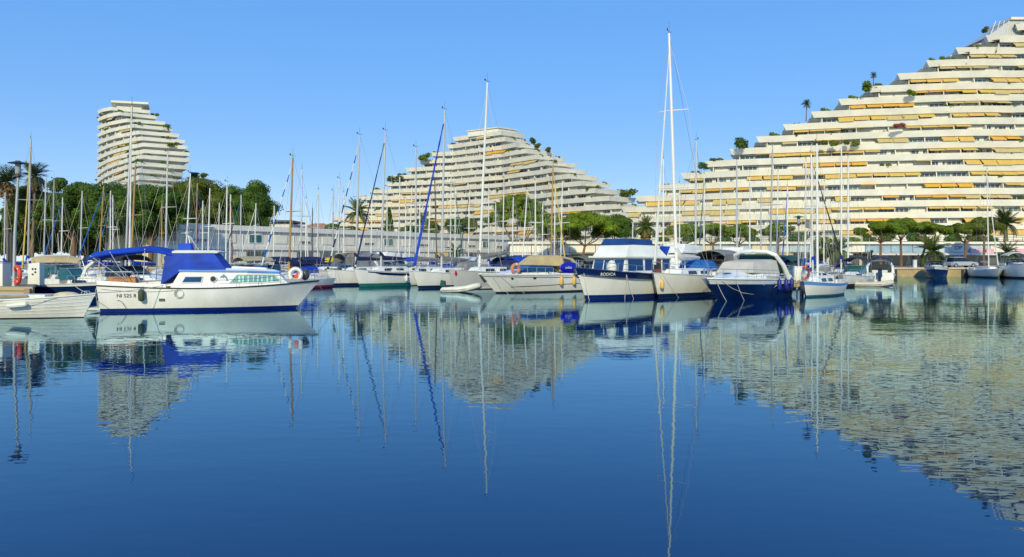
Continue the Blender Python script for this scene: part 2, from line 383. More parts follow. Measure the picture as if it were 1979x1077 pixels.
def stepped_block(name, label, levels, pitch, pawn, rnd, par=(0.75, -0.75), bay=BAY, shut=.40, recess=None, deep=2.05, slant=.45):
    recess = recess or concreteb
    """levels from the ground up: (zc, path, i0, i1): middle of the white balcony band, outline, index range of the window front"""
    root = thing(name, label, 'building')
    n = len(levels)
    for k, (zc, path, i0, i1) in enumerate(levels):
        mb = MB()
        band(mb, path, [(0, zc+par[0]), (-slant, zc+par[1]), (-2.9, zc+par[1]), (-2.9, zc-.35), (-.75, zc-.35), (-.34, zc+par[0])])
        mb.build('balcony_band', concrete, root)
        fr = path[i0:i1+1]
        MB().prism(offset_path(fr, -2.8) + offset_path(fr, -9.5)[::-1], zc+par[1]+.03, zc-.36).build('floor_slab', concreteb, root)
        if k == n-1: continue
        z0 = zc-.35; z1 = levels[k+1][0]+par[1]
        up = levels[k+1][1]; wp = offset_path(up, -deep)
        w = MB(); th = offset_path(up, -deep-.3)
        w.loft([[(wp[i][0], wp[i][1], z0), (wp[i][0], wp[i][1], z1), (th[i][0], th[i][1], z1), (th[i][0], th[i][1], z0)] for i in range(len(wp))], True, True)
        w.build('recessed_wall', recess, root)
        fp = wp[levels[k+1][2]:levels[k+1][3]+1]
        # window units along the front
        run = None
        cells = walk(fp, bay, bay*0.5)
        for i, (p, t) in enumerate(cells):
            nrm = Vector((t.y, -t.x)); ang = math.atan2(t.y, t.x)
            q = rnd.random()
            pos = (p.x + nrm.x*.10, p.y + nrm.y*.10, z0+.02)
            sc = ((bay-.15)/3.5, 1, 1)
            if q < shut:
                s = place('shutter', UNITS['shutter'], root, pos, (0, 0, ang), sc)
            else:
                wn = place('window', UNITS['window'], root, pos, (0, 0, ang), sc)
                pn = place('pane', UNITS['pane_green' if rnd.random() < .3 else 'pane'], wn, (0, 0, 0))
                if rnd.random() < .3:      # one leaf shuttered
                    place('shutter', UNITS['shutter'], wn, (.55, -.03, .02), None, (.31, 1, .97))
            if i % 2 == 0:
                e = p - t*(bay*.5)
                place('partition', UNITS['partition'], root, (e.x, e.y, z0), (0, 0, ang), (1, deep/2.05, 1))
            if run is None and rnd.random() < pawn*.55:
                run = [rnd.randint(1, 4), rnd.choice([0, 0, 1, 2]), rnd.choice([.3, .6, .9, 1.1, 1.2])]
            if run and rnd.random() < .92:
                place('awning', UNITS['awning%d' % run[1]], root, (p.x, p.y, z1+.04), (0, 0, ang), ((bay-.1)/3.5, deep/2.05, run[2]*rnd.uniform(.85, 1.1)))
                run[0] -= 1
                if run[0] <= 0: run = None
    return root

def interp(ctrl, x):
    for (x0, y0), (x1, y1) in zip(ctrl[:-1], ctrl[1:]):
        if x <= x1: return y0 + (y1-y0)*(x-x0)/(x1-x0)
    return ctrl[-1][1]

BUSH_SPOTS = []      # (position, size) of shrubs on balconies, filled while the blocks go up

# ---- right block: its front runs almost square to the view, bending away on the left
LEFT_R = [(1150, 421), (1165, 408), (1180, 400), (1200, 392), (1228.5, 379), (1270.5, 358), (1316, 335), (1361, 312), (1410, 288), (1461, 264),
          (1513, 240.5), (1567, 216), (1620, 191.5), (1676, 166.5), (1734, 142), (1790, 117), (1847, 92), (1905, 68), (1962, 46)]
PR, ZR = 2.82, 7.7
endR = []
for j, (px, py) in enumerate(LEFT_R):
    z = ZR + PR*j + .75
    Y = FPX*(z-EYE)/(HY-py) if j >= 4 else 211.5 + (4-j)*1.2
    endR.append((gx(px, Y), Y))
ctrlR = sorted(endR) + [(128, 186), (150, 184.5)]
levR = []
for j in range(len(endR)):
    x0, y0 = endR[j]
    front = [(x0, y0)] + [p for p in ctrlR if p[0] > x0 + 2.5]
    levR.append((ZR + PR*j, [(x0+5, y0+13), (x0+.6, y0+1.0)] + front, 2, 1+len(front)))
rr = random.Random(11)
blockR = stepped_block('stepped_apartment_block', 'huge white stepped apartment block with yellow awnings rising to the right edge', levR, PR, .85, rr, slant=.6, shut=.52)
# penthouse with sloping glass at the summit
tx, ty = endR[-1]
zt = ZR + PR*(len(endR)-1) + .75
MB().hexa([(tx-6.2, ty+1.5, zt-2.9), (tx+30, ty+1.5, zt-2.9), (tx+30, ty+12, zt-2.9), (tx-6.2, ty+12, zt-2.9)],
          [(tx+.4, ty+2.5, zt+1.6), (tx+30, ty+2.5, zt+1.6), (tx+30, ty+11, zt+1.6), (tx+.4, ty+11, zt+1.6)]).build('penthouse_glazing', gelgrey, blockR)
MB().box(tx+.2, tx+30, ty+1.8, ty+11.5, zt+1.6, zt+2.2).build('roof', concrete, blockR)
for k in range(5):
    x = tx-5.2+k*1.35
    MB().tube((x, ty+1.45, zt-2.7+k*.05), (x+1.2*(4-k)/4+.8, ty+2.35, zt+1.4), .09, n=4).build('glazing_bar', framem, blockR)

# ---- middle block
LEFT_C = [(875.1, 265.7), (864, 279.5), (831.6, 294.6), (810.5, 311.3), (783.7, 325.8), (760.3, 339.2), (744.3, 353), (714.7, 366.4), (694.6, 379.7),
          (676.8, 393.3), (660, 405), (640, 417.2), (626, 428.5), (612, 440)]
COR_C = [(968, 252.3), (975.7, 264.5), (995.8, 275.7), (1017, 287.5), (1037, 299), (1056, 310.7), (1073.7, 324.7), (1099.4, 336.5), (1123.9, 349.2),
         (1150.6, 364.4), (1177.4, 378.8), (1198, 394), (1215, 409), (1230, 424)]
END_C = [(1015.8, 259), (1020, 271), (1047, 281.7), (1071.5, 293.5), (1093.8, 304.6), (1117, 315), (1136, 328), (1158.4, 341.4), (1180.7, 353.7),
         (1204, 368.6), (1229.7, 383.3), (1250, 396), (1265, 410), (1280, 425)]
YC = [291, 288, 284, 280, 275, 270, 266, 261, 256.5, 252.5, 249, 246, 243, 240]
YL = [307, 307.5, 310, 313, 315, 316.5, 318, 318.5, 319, 319, 319, 318.5, 318, 317]
PC = 2.8
for k in range(4):
    LEFT_C.append((600-10*k, 452+12*k)); COR_C.append((1240+8*k, 439+14*k)); END_C.append((1290+8*k, 440+14*k)); YC.append(238-2*k); YL.append(316-k)
NC = len(LEFT_C)
Ls = [(gx(LEFT_C[n][0], YL[n]), YL[n]) for n in range(NC)]
Cs = [(gx(COR_C[n][0], YC[n]), YC[n]) for n in range(NC)]
Rs = [(gx(END_C[n][0], YC[n]+9), YC[n]+9) for n in range(NC)]
levC = []
for n in range(NC-1, -1, -1):
    zc = 51 - PC*n - .75
    front = [Ls[n]] + [Ls[m] for m in range(n-1, -1, -1) if Ls[m][0] > Ls[n][0]+2.0 and m % 2 == 0] + [Cs[m] for m in range(0, n, 2) if Cs[m][0] < Cs[n][0]-2.0] + [Cs[n]]
    levC.append((zc, [(Ls[n][0]+3, Ls[n][1]+12), (Ls[n][0]+.5, Ls[n][1]+1.2)] + front + [Rs[n], (Rs[n][0]-6, Rs[n][1]+6)], 2, 1+len(front)))
rc = random.Random(5)
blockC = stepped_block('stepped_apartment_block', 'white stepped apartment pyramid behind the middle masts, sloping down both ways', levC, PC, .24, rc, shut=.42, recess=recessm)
tx, ty = Cs[0]
MB().prism([(tx-13, ty+10), (tx-1, ty+1.5), (tx+6, ty+8), (tx-4, ty+18)], 50.2, 52.2).build('roof_house', concrete, blockC)
MB().prism([(tx-13.6, ty+10), (tx-1, ty+.9), (tx+6.6, ty+8), (tx-4, ty+18.6)], 52.2, 52.6).build('roof', concreteb, blockC)

# ---- left tower, a curved wall ending in stepped terraces
COR_T = [(213.8, 209.5), (230.9, 219), (245.8, 232), (257.5, 242.6), (267.8, 255.4), (272.5, 267), (276.3, 279), (277.8, 291.7), (273, 302.4), (266, 316), (268, 329), (268, 342), (268, 355), (268, 368)]
END_T = [(290.6, 216), (304.5, 227), (319.5, 238), (334, 250), (347, 262), (358, 274), (363, 285), (367.5, 298), (367.5, 310), (364, 324), (354.7, 337.6), (344, 350), (338, 362), (332, 374)]
levT = []
nT = len(COR_T)
for k in range(nT-1, -1, -1):
    zc = 55.1 - 2.8*k
    yc = FPX*(zc-EYE)/(HY-COR_T[k][1]); ye = FPX*(zc-EYE)/(HY-END_T[k][1])
    C = (gx(COR_T[k][0], yc), yc); E = (gx(END_T[k][0], ye), ye)
    A = (-147.4-.05*k, 276.0); B = (-148.6-.05*k, 281.0)
    front = [B, A]
    for u in (.2, .4, .6, .8):
        bul = math.sin(math.pi*u)*min(2.2, (C[0]-A[0])*.06)
        front.append((A[0]+(C[0]-A[0])*u - bul*.7, A[1]+(C[1]-A[1])*u - bul*.7))
    front.append(C)
    back = (E[0]-5, E[1]+7)
    levT.append((zc, [(-138, 296), (-146.5, 289)] + front + [E, back], 2, 1+len(front)))
rt = random.Random(23)
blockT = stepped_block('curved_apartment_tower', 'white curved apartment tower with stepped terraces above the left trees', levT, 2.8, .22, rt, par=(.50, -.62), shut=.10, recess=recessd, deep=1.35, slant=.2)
MB().prism([(-142, 279), (-139, 273), (-131.5, 275.5), (-134, 284)], 55.6, 57.5).build('roof_house', concreteb, blockT)
MB().prism([(-144, 279.5), (-140, 271), (-128.6, 274.5), (-133.5, 286)], 57.5, 58.2).build('roof', concrete, blockT)
# terraces in the shade beside the tower
w = thing('terrace_wing', 'small flat roofed terrace wing in shade beside the curved tower', 'building', (0, 0, 0))
MB().box(gx(366, 252), gx(384, 252), 252, 262, 1.2, hz(345, 252)).build('wall', concreteb, w)
MB().box(gx(364, 252), gx(392, 252), 251, 263, hz(346, 252), hz(343.4, 252)).build('roof', concrete, w)
MB().box(gx(366, 250), gx(381, 250), 250, 252, hz(337, 252), hz(334.6, 252)).build('sunshade', cmid, w)

# ================================================================== low white building on the quay
A0 = Vector((gx(296, 121), 121)); B0 = Vector((gx(1000, 194), 194))
dv = (B0-A0); LB = dv.length; dv.normalize(); ang = math.atan2(dv.y, dv.x)
lb = thing('harbour_building', 'long low white two storey harbour building behind the moored sailing boats', 'building', (A0.x, A0.y, LAND), ang)
MB().box(0, LB, 0, 12, 0, 6.2).build('wall', pale, lb)
MB().box(-.4, LB+.4, -.55, 12.5, 6.1, 7.0).build('roof_edge', framem, lb)
MB().box(-.2, LB+.2, -.35, 0, 2.9, 3.5).build('floor_band', framem, lb)
rb = random.Random(3)
n = int(LB/5.2)
for i in range(n):
    x = 2.6 + i*5.2
    MB().box(x-2.58, x-2.48, -.12, 0, 3.5, 6.1).build('pilaster', framem, lb)
    kind = rb.random()
    f = MB()
    for dx in (-1.3, 0, 1.3): f.box(x+dx-.05, x+dx+.05, -.10, .0, 4.1, 5.5)
    f.box(x-1.35, x+1.35, -.10, 0, 5.45, 5.55); f.box(x-1.35, x+1.35, -.10, 0, 4.02, 4.12)
    wn = f.build('window', framem, lb)
    MB().box(x-1.3, x+1.3, -.04, .01, 4.1, 5.5).build('pane', glasst if kind < .2 else paned, wn)
    if kind > .25:
        zb = 4.1 if kind > .6 else 4.55
        MB().box(x-1.28, x+1.28, -.13, -.06, zb, 5.48).build('shutter', shutm, wn)
    if i % 3 != 1:
        MB().box(x-1.8, x+1.8, -.05, .01, .1, 2.6).build('door', paned if rb.random() < .5 else shutm, lb)
    if i in (1, 7, 12, 17):
        MB().hexa([(x-1.9, -1.5, 1.9), (x+1.9, -1.5, 1.9), (x+1.9, -.1, 2.8), (x-1.9, -.1, 2.8)], [(x-1.9, -1.5, 1.96), (x+1.9, -1.5, 1.96), (x+1.9, -.1, 2.88), (x-1.9, -.1, 2.88)]).build('awning', awn[0], lb)
cb = thing('cream_house', 'cream rendered wall of a low house under the left trees', 'building', (0, 0, 0))
MB().prism([(gx(203, 122), 122), (gx(292, 120), 120), (gx(292, 120)+2, 130), (gx(203, 122), 132)], LAND, 8.2).build('wall', creamw, cb)
MB().prism([(gx(202, 122)-.2, 121.8), (gx(293, 120)+.1, 119.7), (gx(292, 120)+2, 130.5), (gx(203, 122)-.2, 132.4)], 8.2, 8.5).build('roof', coping, cb)
MB().box(gx(262, 120), gx(272, 120), 119.9, 120.9, 3.2, 5.4).build('window', paned, cb)
# far roofs between tower and middle block
h1 = thing('tiled_roof_house', 'far house with orange tiled roof left of the middle block', 'house', (0, 0, 0))
x0, x1, y0 = gx(556, 240), gx(648, 240), 240
MB().box(x0, x1, y0, y0+12, LAND, hz(446, 240)).build('wall', creamw, h1)
MB().hexa([(x0-.6, y0-.6, hz(446, 240)), (x1+.6, y0-.6, hz(446, 240)), (x1+.6, y0+12.6, hz(446, 240)), (x0-.6, y0+12.6, hz(446, 240))],
          [(x0+7, y0+5.5, hz(432, 246)), (x1-5, y0+5.5, hz(432, 246)), (x1-5, y0+6.5, hz(432, 246)), (x0+7, y0+6.5, hz(432, 246))]).build('roof', tile, h1)
h2 = thing('flat_roof_house', 'far flat roofed house in shade right of the left trees', 'house', (0, 0, 0))
MB().box(gx(512, 210), gx(560, 210), 210, 222, LAND, hz(432, 210)).build('wall', pale, h2)
MB().box(gx(520, 210), gx(566, 210), 209, 223, hz(430, 210), hz(426, 210)).build('roof', darkg, h2)
MB().box(gx(525, 212), gx(556, 212), 212, 220, hz(432, 210), hz(430, 210)).build('upper_storey', paneg, h2)

# ================================================================== podium with shops under the right block
PY, PZ = 150.0, 5.4
po = thing('shop_podium', 'low row of harbour shops under the right apartment block', 'building', (0, 0, 0))
xa, xb = gx(985, PY), 135.0
MB().box(xa, xb, PY+2.4, PY+32, LAND, PZ-.02).build('wall', concreteb, po)
MB().box(xa-.3, xb, PY-.4, PY+40, PZ, PZ+.45).build('roof', concrete, po)
rl = MB()
x = xa
while x < xb:
    rl.box(x-.03, x+.03, PY-.25, PY-.19, PZ+.45, PZ+1.35); x += 1.8
rl.box(xa, xb, PY-.25, PY-.19, PZ+1.3, PZ+1.38); rl.box(xa, xb, PY-.25, PY-.19, PZ+.85, PZ+.9)
rl.build('railing', darkg, po)
fascia = [pm('fascia_blue_glass', (0.30, 0.42, 0.52), 0.15, 0.25, 0.5), pm('fascia_pale_blue', (0.48, 0.56, 0.60), 0.2, 0.25, 0.5), creamw, concrete]
pinkm = pm('shop_sign_pink', (0.75, 0.38, 0.47), 0.6, 0.15, 0.5)
rs = random.Random(9)
x = xa; i = 0
while x < xb-3:
    wdt = rs.choice([3.2, 4.2, 5.0]); pxm = pxof(x+wdt/2, PY)
    big = 1660 < pxm < 1905
    m = fascia[0] if big and rs.random() < .6 else fascia[1] if big else rs.choice([fascia[1], fascia[2], fascia[3]])
    MB().box(x+.06, x+wdt-.06, PY+.2, PY+.5, PZ-1.55, PZ-.06).build('fascia_panel', m, po)
    f = MB().box(x+.05, x+.2, PY+2.2, PY+2.4, LAND, PZ-1.6).box(x+wdt-.2, x+wdt-.05, PY+2.2, PY+2.4, LAND, PZ-1.6).box(x+.05, x+wdt-.05, PY+2.2, PY+2.4, PZ-1.9, PZ-1.6).build('shop_front', framem, po)
    MB().box(x+.2, x+wdt-.2, PY+2.28, PY+2.35, LAND+.1, PZ-1.9).build('pane', paned, f)
    if rs.random() < .6:
        am = rs.choice([cwhite, cwhite, cwhite, cbeige, pinkm if pxm > 1850 else cwhite, cgreen])
        MB().hexa([(x+.1, PY-1.9, LAND+2.05), (x+wdt-.1, PY-1.9, LAND+2.05), (x+wdt-.1, PY+.5, LAND+2.55), (x+.1, PY+.5, LAND+2.55)],
                  [(x+.1, PY-1.9, LAND+2.3), (x+wdt-.1, PY-1.9, LAND+2.3), (x+wdt-.1, PY+.5, LAND+2.65), (x+.1, PY+.5, LAND+2.65)]).build('shop_awning', am, po)
    x += wdt; i += 1
for px, wpx in ((1885, 22), (1912, 14), (1975, 26)):
    MB().box(gx(px-wpx/2, PY), gx(px+wpx/2, PY), PY-.35, PY-.1, LAND+2.3, LAND+3.3).build('shop_sign', pinkm, po)
text_obj('lettering', 'OP', 1.1, darkg, po, Matrix.Translation((gx(1853, PY), PY+.15, PZ-.75)) @ Matrix.Rotation(R(90), 4, 'X'))
# ================================================================== vegetation
def leaf_mesh(name, clumps, per, size, mat, seed, flat=0.35, core=True, up=0.35):
    """many small leaf faces spread through clumps (x, y, z, rx, ry, rz)"""
    g = np.random.default_rng(seed)
    C = np.array(clumps, float); n = len(C)*per
    ci = np.repeat(np.arange(len(C)), per)
    d = g.normal(size=(n, 3)); d[:, 2] += up; d /= np.linalg.norm(d, axis=1)[:, None]
    rad = 0.55 + 0.55*g.random(n)**0.5
    P = C[ci, :3] + d*rad[:, None]*C[ci, 3:]
    nr = d + g.normal(size=(n, 3))*0.5; nr /= np.linalg.norm(nr, axis=1)[:, None]
    a = np.cross(nr, g.normal(size=(n, 3))); a /= np.linalg.norm(a, axis=1)[:, None]
    b = np.cross(nr, a)
    s = size*(0.6 + 0.8*g.random(n))[:, None]
    k = flat + (1-flat)*g.random(n)[:, None]
    V = np.stack([P-a*s-b*s*k*.4, P+a*s*.2-b*s*k, P+a*s+b*s*k*.3, P-a*s*.1+b*s*k], 1).reshape(-1, 3)
    mb = MB()
    if core:
        rnd = random.Random(seed)
        for c in clumps: mb.ball(c[:3], c[3]*.70, c[4]*.70, c[5]*.70, 6, 5, jit=.15, rnd=rnd)
    q = np.array(mb.f, int).reshape(-1, 4) + n*4
    loops = np.concatenate([np.arange(n*4), q.ravel()]).astype(np.int32)
    if core: V = np.concatenate([V, np.array(mb.v)])
    me = bpy.data.meshes.new(name); nf = len(loops)//4
    me.vertices.add(len(V)); me.vertices.foreach_set('co', V.astype(np.float32).ravel())
    me.loops.add(len(loops)); me.loops.foreach_set('vertex_index', loops)
    me.polygons.add(nf); me.polygons.foreach_set('loop_start', np.arange(0, nf*4, 4, dtype=np.int32))
    me.update(calc_edges=True); me.validate()
    me.materials.append(mat); me.update()
    return me

def limbs(root, base, tips, r0, mat, rnd, name='limb'):
    for t in tips:
        b, e = Vector(base), Vector(t); m = b.lerp(e, .5) + Vector((rnd.uniform(-.4, .4), rnd.uniform(-.4, .4), -.12*(e-b).length))
        MB().path([b, b.lerp(m, .5)+Vector((0, 0, .05)), m, e], [r0, r0*.8, r0*.6, r0*.3], 6).build(name, mat, root, True)

def umbrella_pine(label, px, Y, ytop, ybot, wpx, seed, mat=None, lean=0.0, z0=LAND, group='umbrella pines along the quay', dpt=None):
    rnd = random.Random(seed); mat = mat or lf_pine
    zt, zb = hz(ytop, Y), hz(ybot, Y); rx = wpx*Y/FPX/2; ry = dpt or rx*.9; th = zt-zb
    root = thing('umbrella_pine', label, 'tree', (gx(px, Y)-lean, Y, z0), 0, group)
    fork = Vector((lean*.8, 0, (zb-z0)*.72))
    r0 = .10 + .014*(zt-z0)
    MB().path([(0, 0, -.1), (lean*.2+rnd.uniform(-.2, .2), 0, fork.z*.35), (lean*.5, 0, fork.z*.7), fork], [r0*1.25, r0, r0*.9, r0*.8], 8).build('trunk', bark, root, True)
    cl = []; tips = []
    n = int(16 + rx*rx*1.5)
    for i in range(n):
        a = rnd.uniform(0, 2*math.pi); q = math.sqrt(rnd.random())*.88
        x, y = lean + rx*q*math.cos(a), ry*q*math.sin(a)
        top = (zt-z0) - th*.62*q**2.2
        c = rnd.uniform(.5, .95)*min(1.2, th*.30+.18)
        z = top - c*.8 - rnd.random()*th*.22
        cl.append((x, y, z, c*rnd.uniform(1.1, 1.6), c*rnd.uniform(1.1, 1.6), c*.75))
    for i in range(7):
        a = 2*math.pi*i/7 + rnd.uniform(-.3, .3); q = rnd.uniform(.45, .8)
        tips.append((lean+rx*q*math.cos(a), ry*q*math.sin(a), zb-z0+th*.35))
    tips.append((lean, 0, zb-z0+th*.5))
    limbs(root, fork, tips, r0*.5, bark, rnd)
    place('crown', leaf_mesh('crown', cl, max(200, int(22000/n)), .105, mat, seed, up=.5), root)
    return root

def round_tree(label, px, Y, pyc, rxp, ryp, seed, mat, group, z0=LAND, name='pine_tree', leaf=.115):
    rnd = random.Random(seed); s = Y/FPX; rx, rz = rxp*s, ryp*s; zc = hz(pyc, Y)-z0
    root = thing(name, label, 'tree', (gx(px, Y), Y, z0), 0, group)
    r0 = .2+.02*zc
    MB().path([(0, 0, -.1), (.2, 0, zc*.4), (-.1, .1, zc*.8), (0, 0, zc)], [r0*1.2, r0, r0*.7, r0*.3], 8).build('trunk', bark, root, True)
    cl = []; tips = []
    n = int(46 + rx*rz*1.1)
    for i in range(n):
        d = Vector((rnd.gauss(0, 1), rnd.gauss(0, 1), rnd.gauss(0, 1)+.25)).normalized()
        q = rnd.uniform(.62, .92) if i % 5 else rnd.uniform(.1, .6)
        q *= 1 + .10*math.sin(3*math.atan2(d.x, d.z)+seed)
        if d.z < -.45: q *= .9
        c = rnd.uniform(.20, .33)*min(rx, rz)
        cl.append((d.x*q*rx, d.y*q*rx*.85, zc+d.z*q*rz, c*1.15, c*1.15, c*.85))
    for c in cl[:6]: tips.append((c[0]*.7, c[1]*.7, c[2]))
    limbs(root, (0, 0, zc*.45), tips, r0*.45, bark, rnd)
    place('crown', leaf_mesh('crown', cl, max(500, int(56000/n)), leaf, mat, seed), root)
    return root

def bush(label, px, Y, pyc, rxp, ryp, seed, mat, group=None, z0=None, name='round_bush', cat='bush'):
    rnd = random.Random(seed); s = Y/FPX; rx, rz = rxp*s, ryp*s; zc = hz(pyc, Y); z0 = zc-rz if z0 is None else z0
    root = thing(name, label, cat, (gx(px, Y), Y, z0), 0, group)
    cl = []
    for i in range(14):
        d = Vector((rnd.gauss(0, 1), rnd.gauss(0, 1), rnd.gauss(0, 1))).normalized()
        cl.append((d.x*rx*.6, d.y*rx*.6, zc-z0+d.z*rz*.6, rx*.42, rx*.42, rz*.42))
    place('foliage', leaf_mesh('foliage', cl, 150, max(.08, rx*.075), mat, seed), root)
    MB().tube((0, 0, -.05), (0, 0, max(.2, zc-z0)), .08, .05).build('stem', bark, root)
    return root

def frond_mesh(L, droop, mat, name='frond', pairs=15, wid=.42):
    mb = MB(); pts = []
    for i in range(9):
        u = i/8; pts.append(Vector((L*u*(1-.18*droop*u), 0, L*(.34*u - droop*.62*u*u))))
    mb.path(pts, [.035*(1-.85*i/8)+.006 for i in range(9)], 3, False)
    for i in range(pairs):
        u = .14 + .85*i/(pairs-1); k = u*8; a = int(min(7, k)); p = pts[a].lerp(pts[a+1], k-a); t = (pts[a+1]-pts[a]).normalized()
        ln = wid*L*.5*math.sin(math.pi*(.18+.80*u))*1.15
        for s in (-1, 1):
            e = p + t*ln*.75 + Vector((0, s*ln*.85, -ln*.25)); w = t*(L*.024)
            mb.add([p-w, p+w, e+w*.2, e-w*.2], [(0, 1, 2, 3)])
    return mb.mesh(name, mat)
FRONDS = {}
def palm(label, px, Y, pyc, rpx, seed, mat, z0=LAND, n=30, fan=False, group='palms of the harbour', tr=.22, skirt=False, low=-.5):
    rnd = random.Random(seed); zc = hz(pyc, Y)-z0; L = rpx*Y/FPX
    root = thing('palm_tree', label, 'palm', (gx(px, Y), Y, z0), 0, group)
    lean = rnd.uniform(-.03, .03)*zc
    MB().path([(0, 0, -.1), (lean*.3, 0, zc*.35), (lean, 0, zc*.75), (lean, 0, zc)], [tr*1.3, tr, tr*.9, tr*1.15], 8).build('trunk', palmb, root, True)
    key = (mat.name, fan)
    if key not in FRONDS:
        FRONDS[key] = [frond_mesh(1.0, d, mat, 'frond', 9 if fan else 15, .9 if fan else .42) for d in (.45, .8, 1.25)]
    for i in range(n):
        el = rnd.uniform(low, 1.15); az = 2*math.pi*(i*.618) + rnd.uniform(-.2, .2)
        me = FRONDS[key][2 if el < .1 else 1 if el < .7 else 0]
        o = place('frond', me, root, (lean, 0, zc), (0, -el, az), (L*rnd.uniform(.85, 1.1),)*3)
    if skirt:
        cl = [(lean+rnd.uniform(-.2, .2), rnd.uniform(-.2, .2), zc-L*.25-L*.16*k, L*.34, L*.34, L*.2) for k in range(4)]
        place('dead_leaf_skirt', leaf_mesh('dead_leaf_skirt', cl, 90, L*.09, pm('dead_palm_leaf', (.22, .14, .05), .9, .3, 2.0), seed, core=True), root)
    return root

LT = 'dark pines on the left'
round_tree('olive green pine at the far left behind the lamp post', 58, 118, 415, 50, 46, 1, lf_olive, LT)
round_tree('dark round pine left of the curved tower', 140, 116, 402, 62, 52, 2, lf_dark, LT)
round_tree('broad dark pine directly below the left edge of the curved tower', 212, 117, 414, 70, 58, 3, lf_dark, LT)
round_tree('dark green pine below the right half of the curved tower', 290, 118, 412, 68, 55, 4, lf_dark, LT)
round_tree('brownish olive pine just right of the curved tower', 372, 146, 404, 60, 62, 5, lf_olive, LT)
round_tree('big round green pine, rightmost of the left trees', 466, 150, 410, 72, 56, 6, lf_dark, LT)
UT = 'low dark trees under the left pines'
round_tree('low dark tree at the left edge under the fan palms', 22, 124, 452, 46, 36, 7, lf_dark, UT, name='broadleaf_tree')
round_tree('low olive tree behind the left sailing boats', 92, 126, 450, 46, 36, 8, lf_olive, UT, name='broadleaf_tree')
round_tree('low dark tree left of the cream wall', 164, 125, 446, 44, 36, 9, lf_dark, UT, name='broadleaf_tree')
round_tree('low dark tree above the roof of the low harbour building', 330, 141, 424, 44, 30, 10, lf_dark, UT, name='broadleaf_tree')
round_tree('low olive tree between the two right trees of the left group', 418, 156, 428, 44, 30, 11, lf_olive, UT, name='broadleaf_tree')
umbrella_pine('tall olive pine with broken crown in front of the middle block', 1000, 172, 369, 462, 136, 21, lf_pine, group='pines before the middle block')
umbrella_pine('bright umbrella pine, leftmost of the clump right of the tall olive pine', 1076, 140, 414, 470, 84, 22, lf_bright, group='pines before the middle block')
umbrella_pine('widest bright umbrella pine, middle of the clump behind the trawler', 1132, 134, 405, 462, 132, 23, lf_bright, lean=.8, group='pines before the middle block')
umbrella_pine('dark umbrella pine, rightmost of the clump behind the trawler', 1188, 137, 412, 470, 82, 24, lf_dark, group='pines before the middle block')
SP = 'small pines before the right block'
umbrella_pine('small pine right of the tall white mast', 1322, 139, 431, 458, 88, 31, lf_bright, group=SP)
umbrella_pine('small pine with reddish trunk behind the thin masts', 1376, 133, 430, 457, 96, 32, lf_bright, lean=-.5, group=SP)
umbrella_pine('small pine behind the masts left of the blue furled jib', 1428, 140, 431, 458, 64, 33, lf_pine, group=SP)
umbrella_pine('little flat topped pine left of the lamp with the wide hat', 1504, 136, 429, 452, 58, 34, lf_pine, group=SP)
UP = 'umbrella pines along the quay'
umbrella_pine('flat umbrella pine, leftmost of the row on the right quay', 1702, 124, 427, 452, 94, 41, lf_pine, group=UP)
umbrella_pine('umbrella pine with slim straight trunk, second on the right quay', 1741, 126, 420, 447, 80, 42, lf_pine, group=UP)
umbrella_pine('umbrella pine behind the stout date palm', 1792, 122, 427, 451, 84, 43, lf_pine, lean=.9, group=UP)
umbrella_pine('darker umbrella pine behind the silver car', 1866, 124, 428, 455, 84, 44, lf_olive, group=UP)
umbrella_pine('dark umbrella pine left of the tall palm at the right', 1902, 140, 418, 446, 66, 45, lf_olive, group=UP)
palm('tall fan palm at the left edge behind the lamp post', 16, 112, 352, 36, 51, lf_palmd, n=34, fan=True, skirt=True, tr=.2)
palm('tall fan palm right of the left lamp post', 62, 114, 342, 33, 52, lf_palmd, n=34, fan=True, skirt=True, tr=.2)
palm('date palm before the left foot of the middle block', 690, 200, 412, 36, 53, lf_palm, n=32, tr=.3)
palm('palm in front of the middle block behind the blue furled jib', 816, 205, 430, 32, 54, lf_palm, n=30, tr=.3)
palm('palm with yellow skirt left of the tall white mast', 1250, 141, 440, 29, 55, lf_palm, n=36, skirt=True)
palm('stout date palm with wide crown on the right quay', 1802, 119, 488, 40, 56, lf_palm, n=40, tr=.42)
palm('tall date palm at the right before the apartment block', 1944, 158, 434, 36, 57, lf_palmd, z0=5.9, n=42, tr=.4)
palm('grey green palm above the white boats at the right edge', 1946, 120, 490, 30, 58, lf_palmd, n=30)
palm('yellow green palm right of the dark furled jib', 1622, 124, 484, 34, 59, lf_palm, n=36)
palm('small young palm behind the navy canopy boat', 1682, 130, 497, 16, 60, lf_palm, n=22)
palm('dark spiky palm before the low harbour building', 880, 124, 488, 26, 61, lf_palmd, n=26)
palm('slender palm standing on a terrace of the right block', 1558, 196, 202, 11, 62, lf_palmd, z0=37.5, n=34, tr=.14, fan=True, group='palms on the terraces')
palm('single dark palm high on a terrace of the right block', 1688, 192, 146, 8, 63, lf_palmd, z0=43.5, n=30, tr=.14, fan=True, group='palms on the terraces')
palm('palm on a terrace of the curved tower', 326, 262, 246, 8, 64, lf_palm, z0=45.4, n=18, tr=.15, group='palms on the terraces')
# cypress
cy = thing('cypress_tree', 'dark column cypress in front of the middle block', 'tree', (gx(752, 195), 195, LAND))
rnd = random.Random(70); cl = []
for k in range(34):
    u = k/33; z = .8 + u*12.8; rad = 1.75*(1-u)**.6*(.4+.6*min(1, u*6)); a = k*2.4
    cl.append((math.cos(a)*rad*.5, math.sin(a)*rad*.5, z, rad*.7+.25, rad*.7+.25, .75))
place('crown', leaf_mesh('crown', cl, 130, .24, lf_dark, 70), cy)
MB().tube((0, 0, -.1), (0, 0, 10), .25, .08).build('trunk', bark, cy)
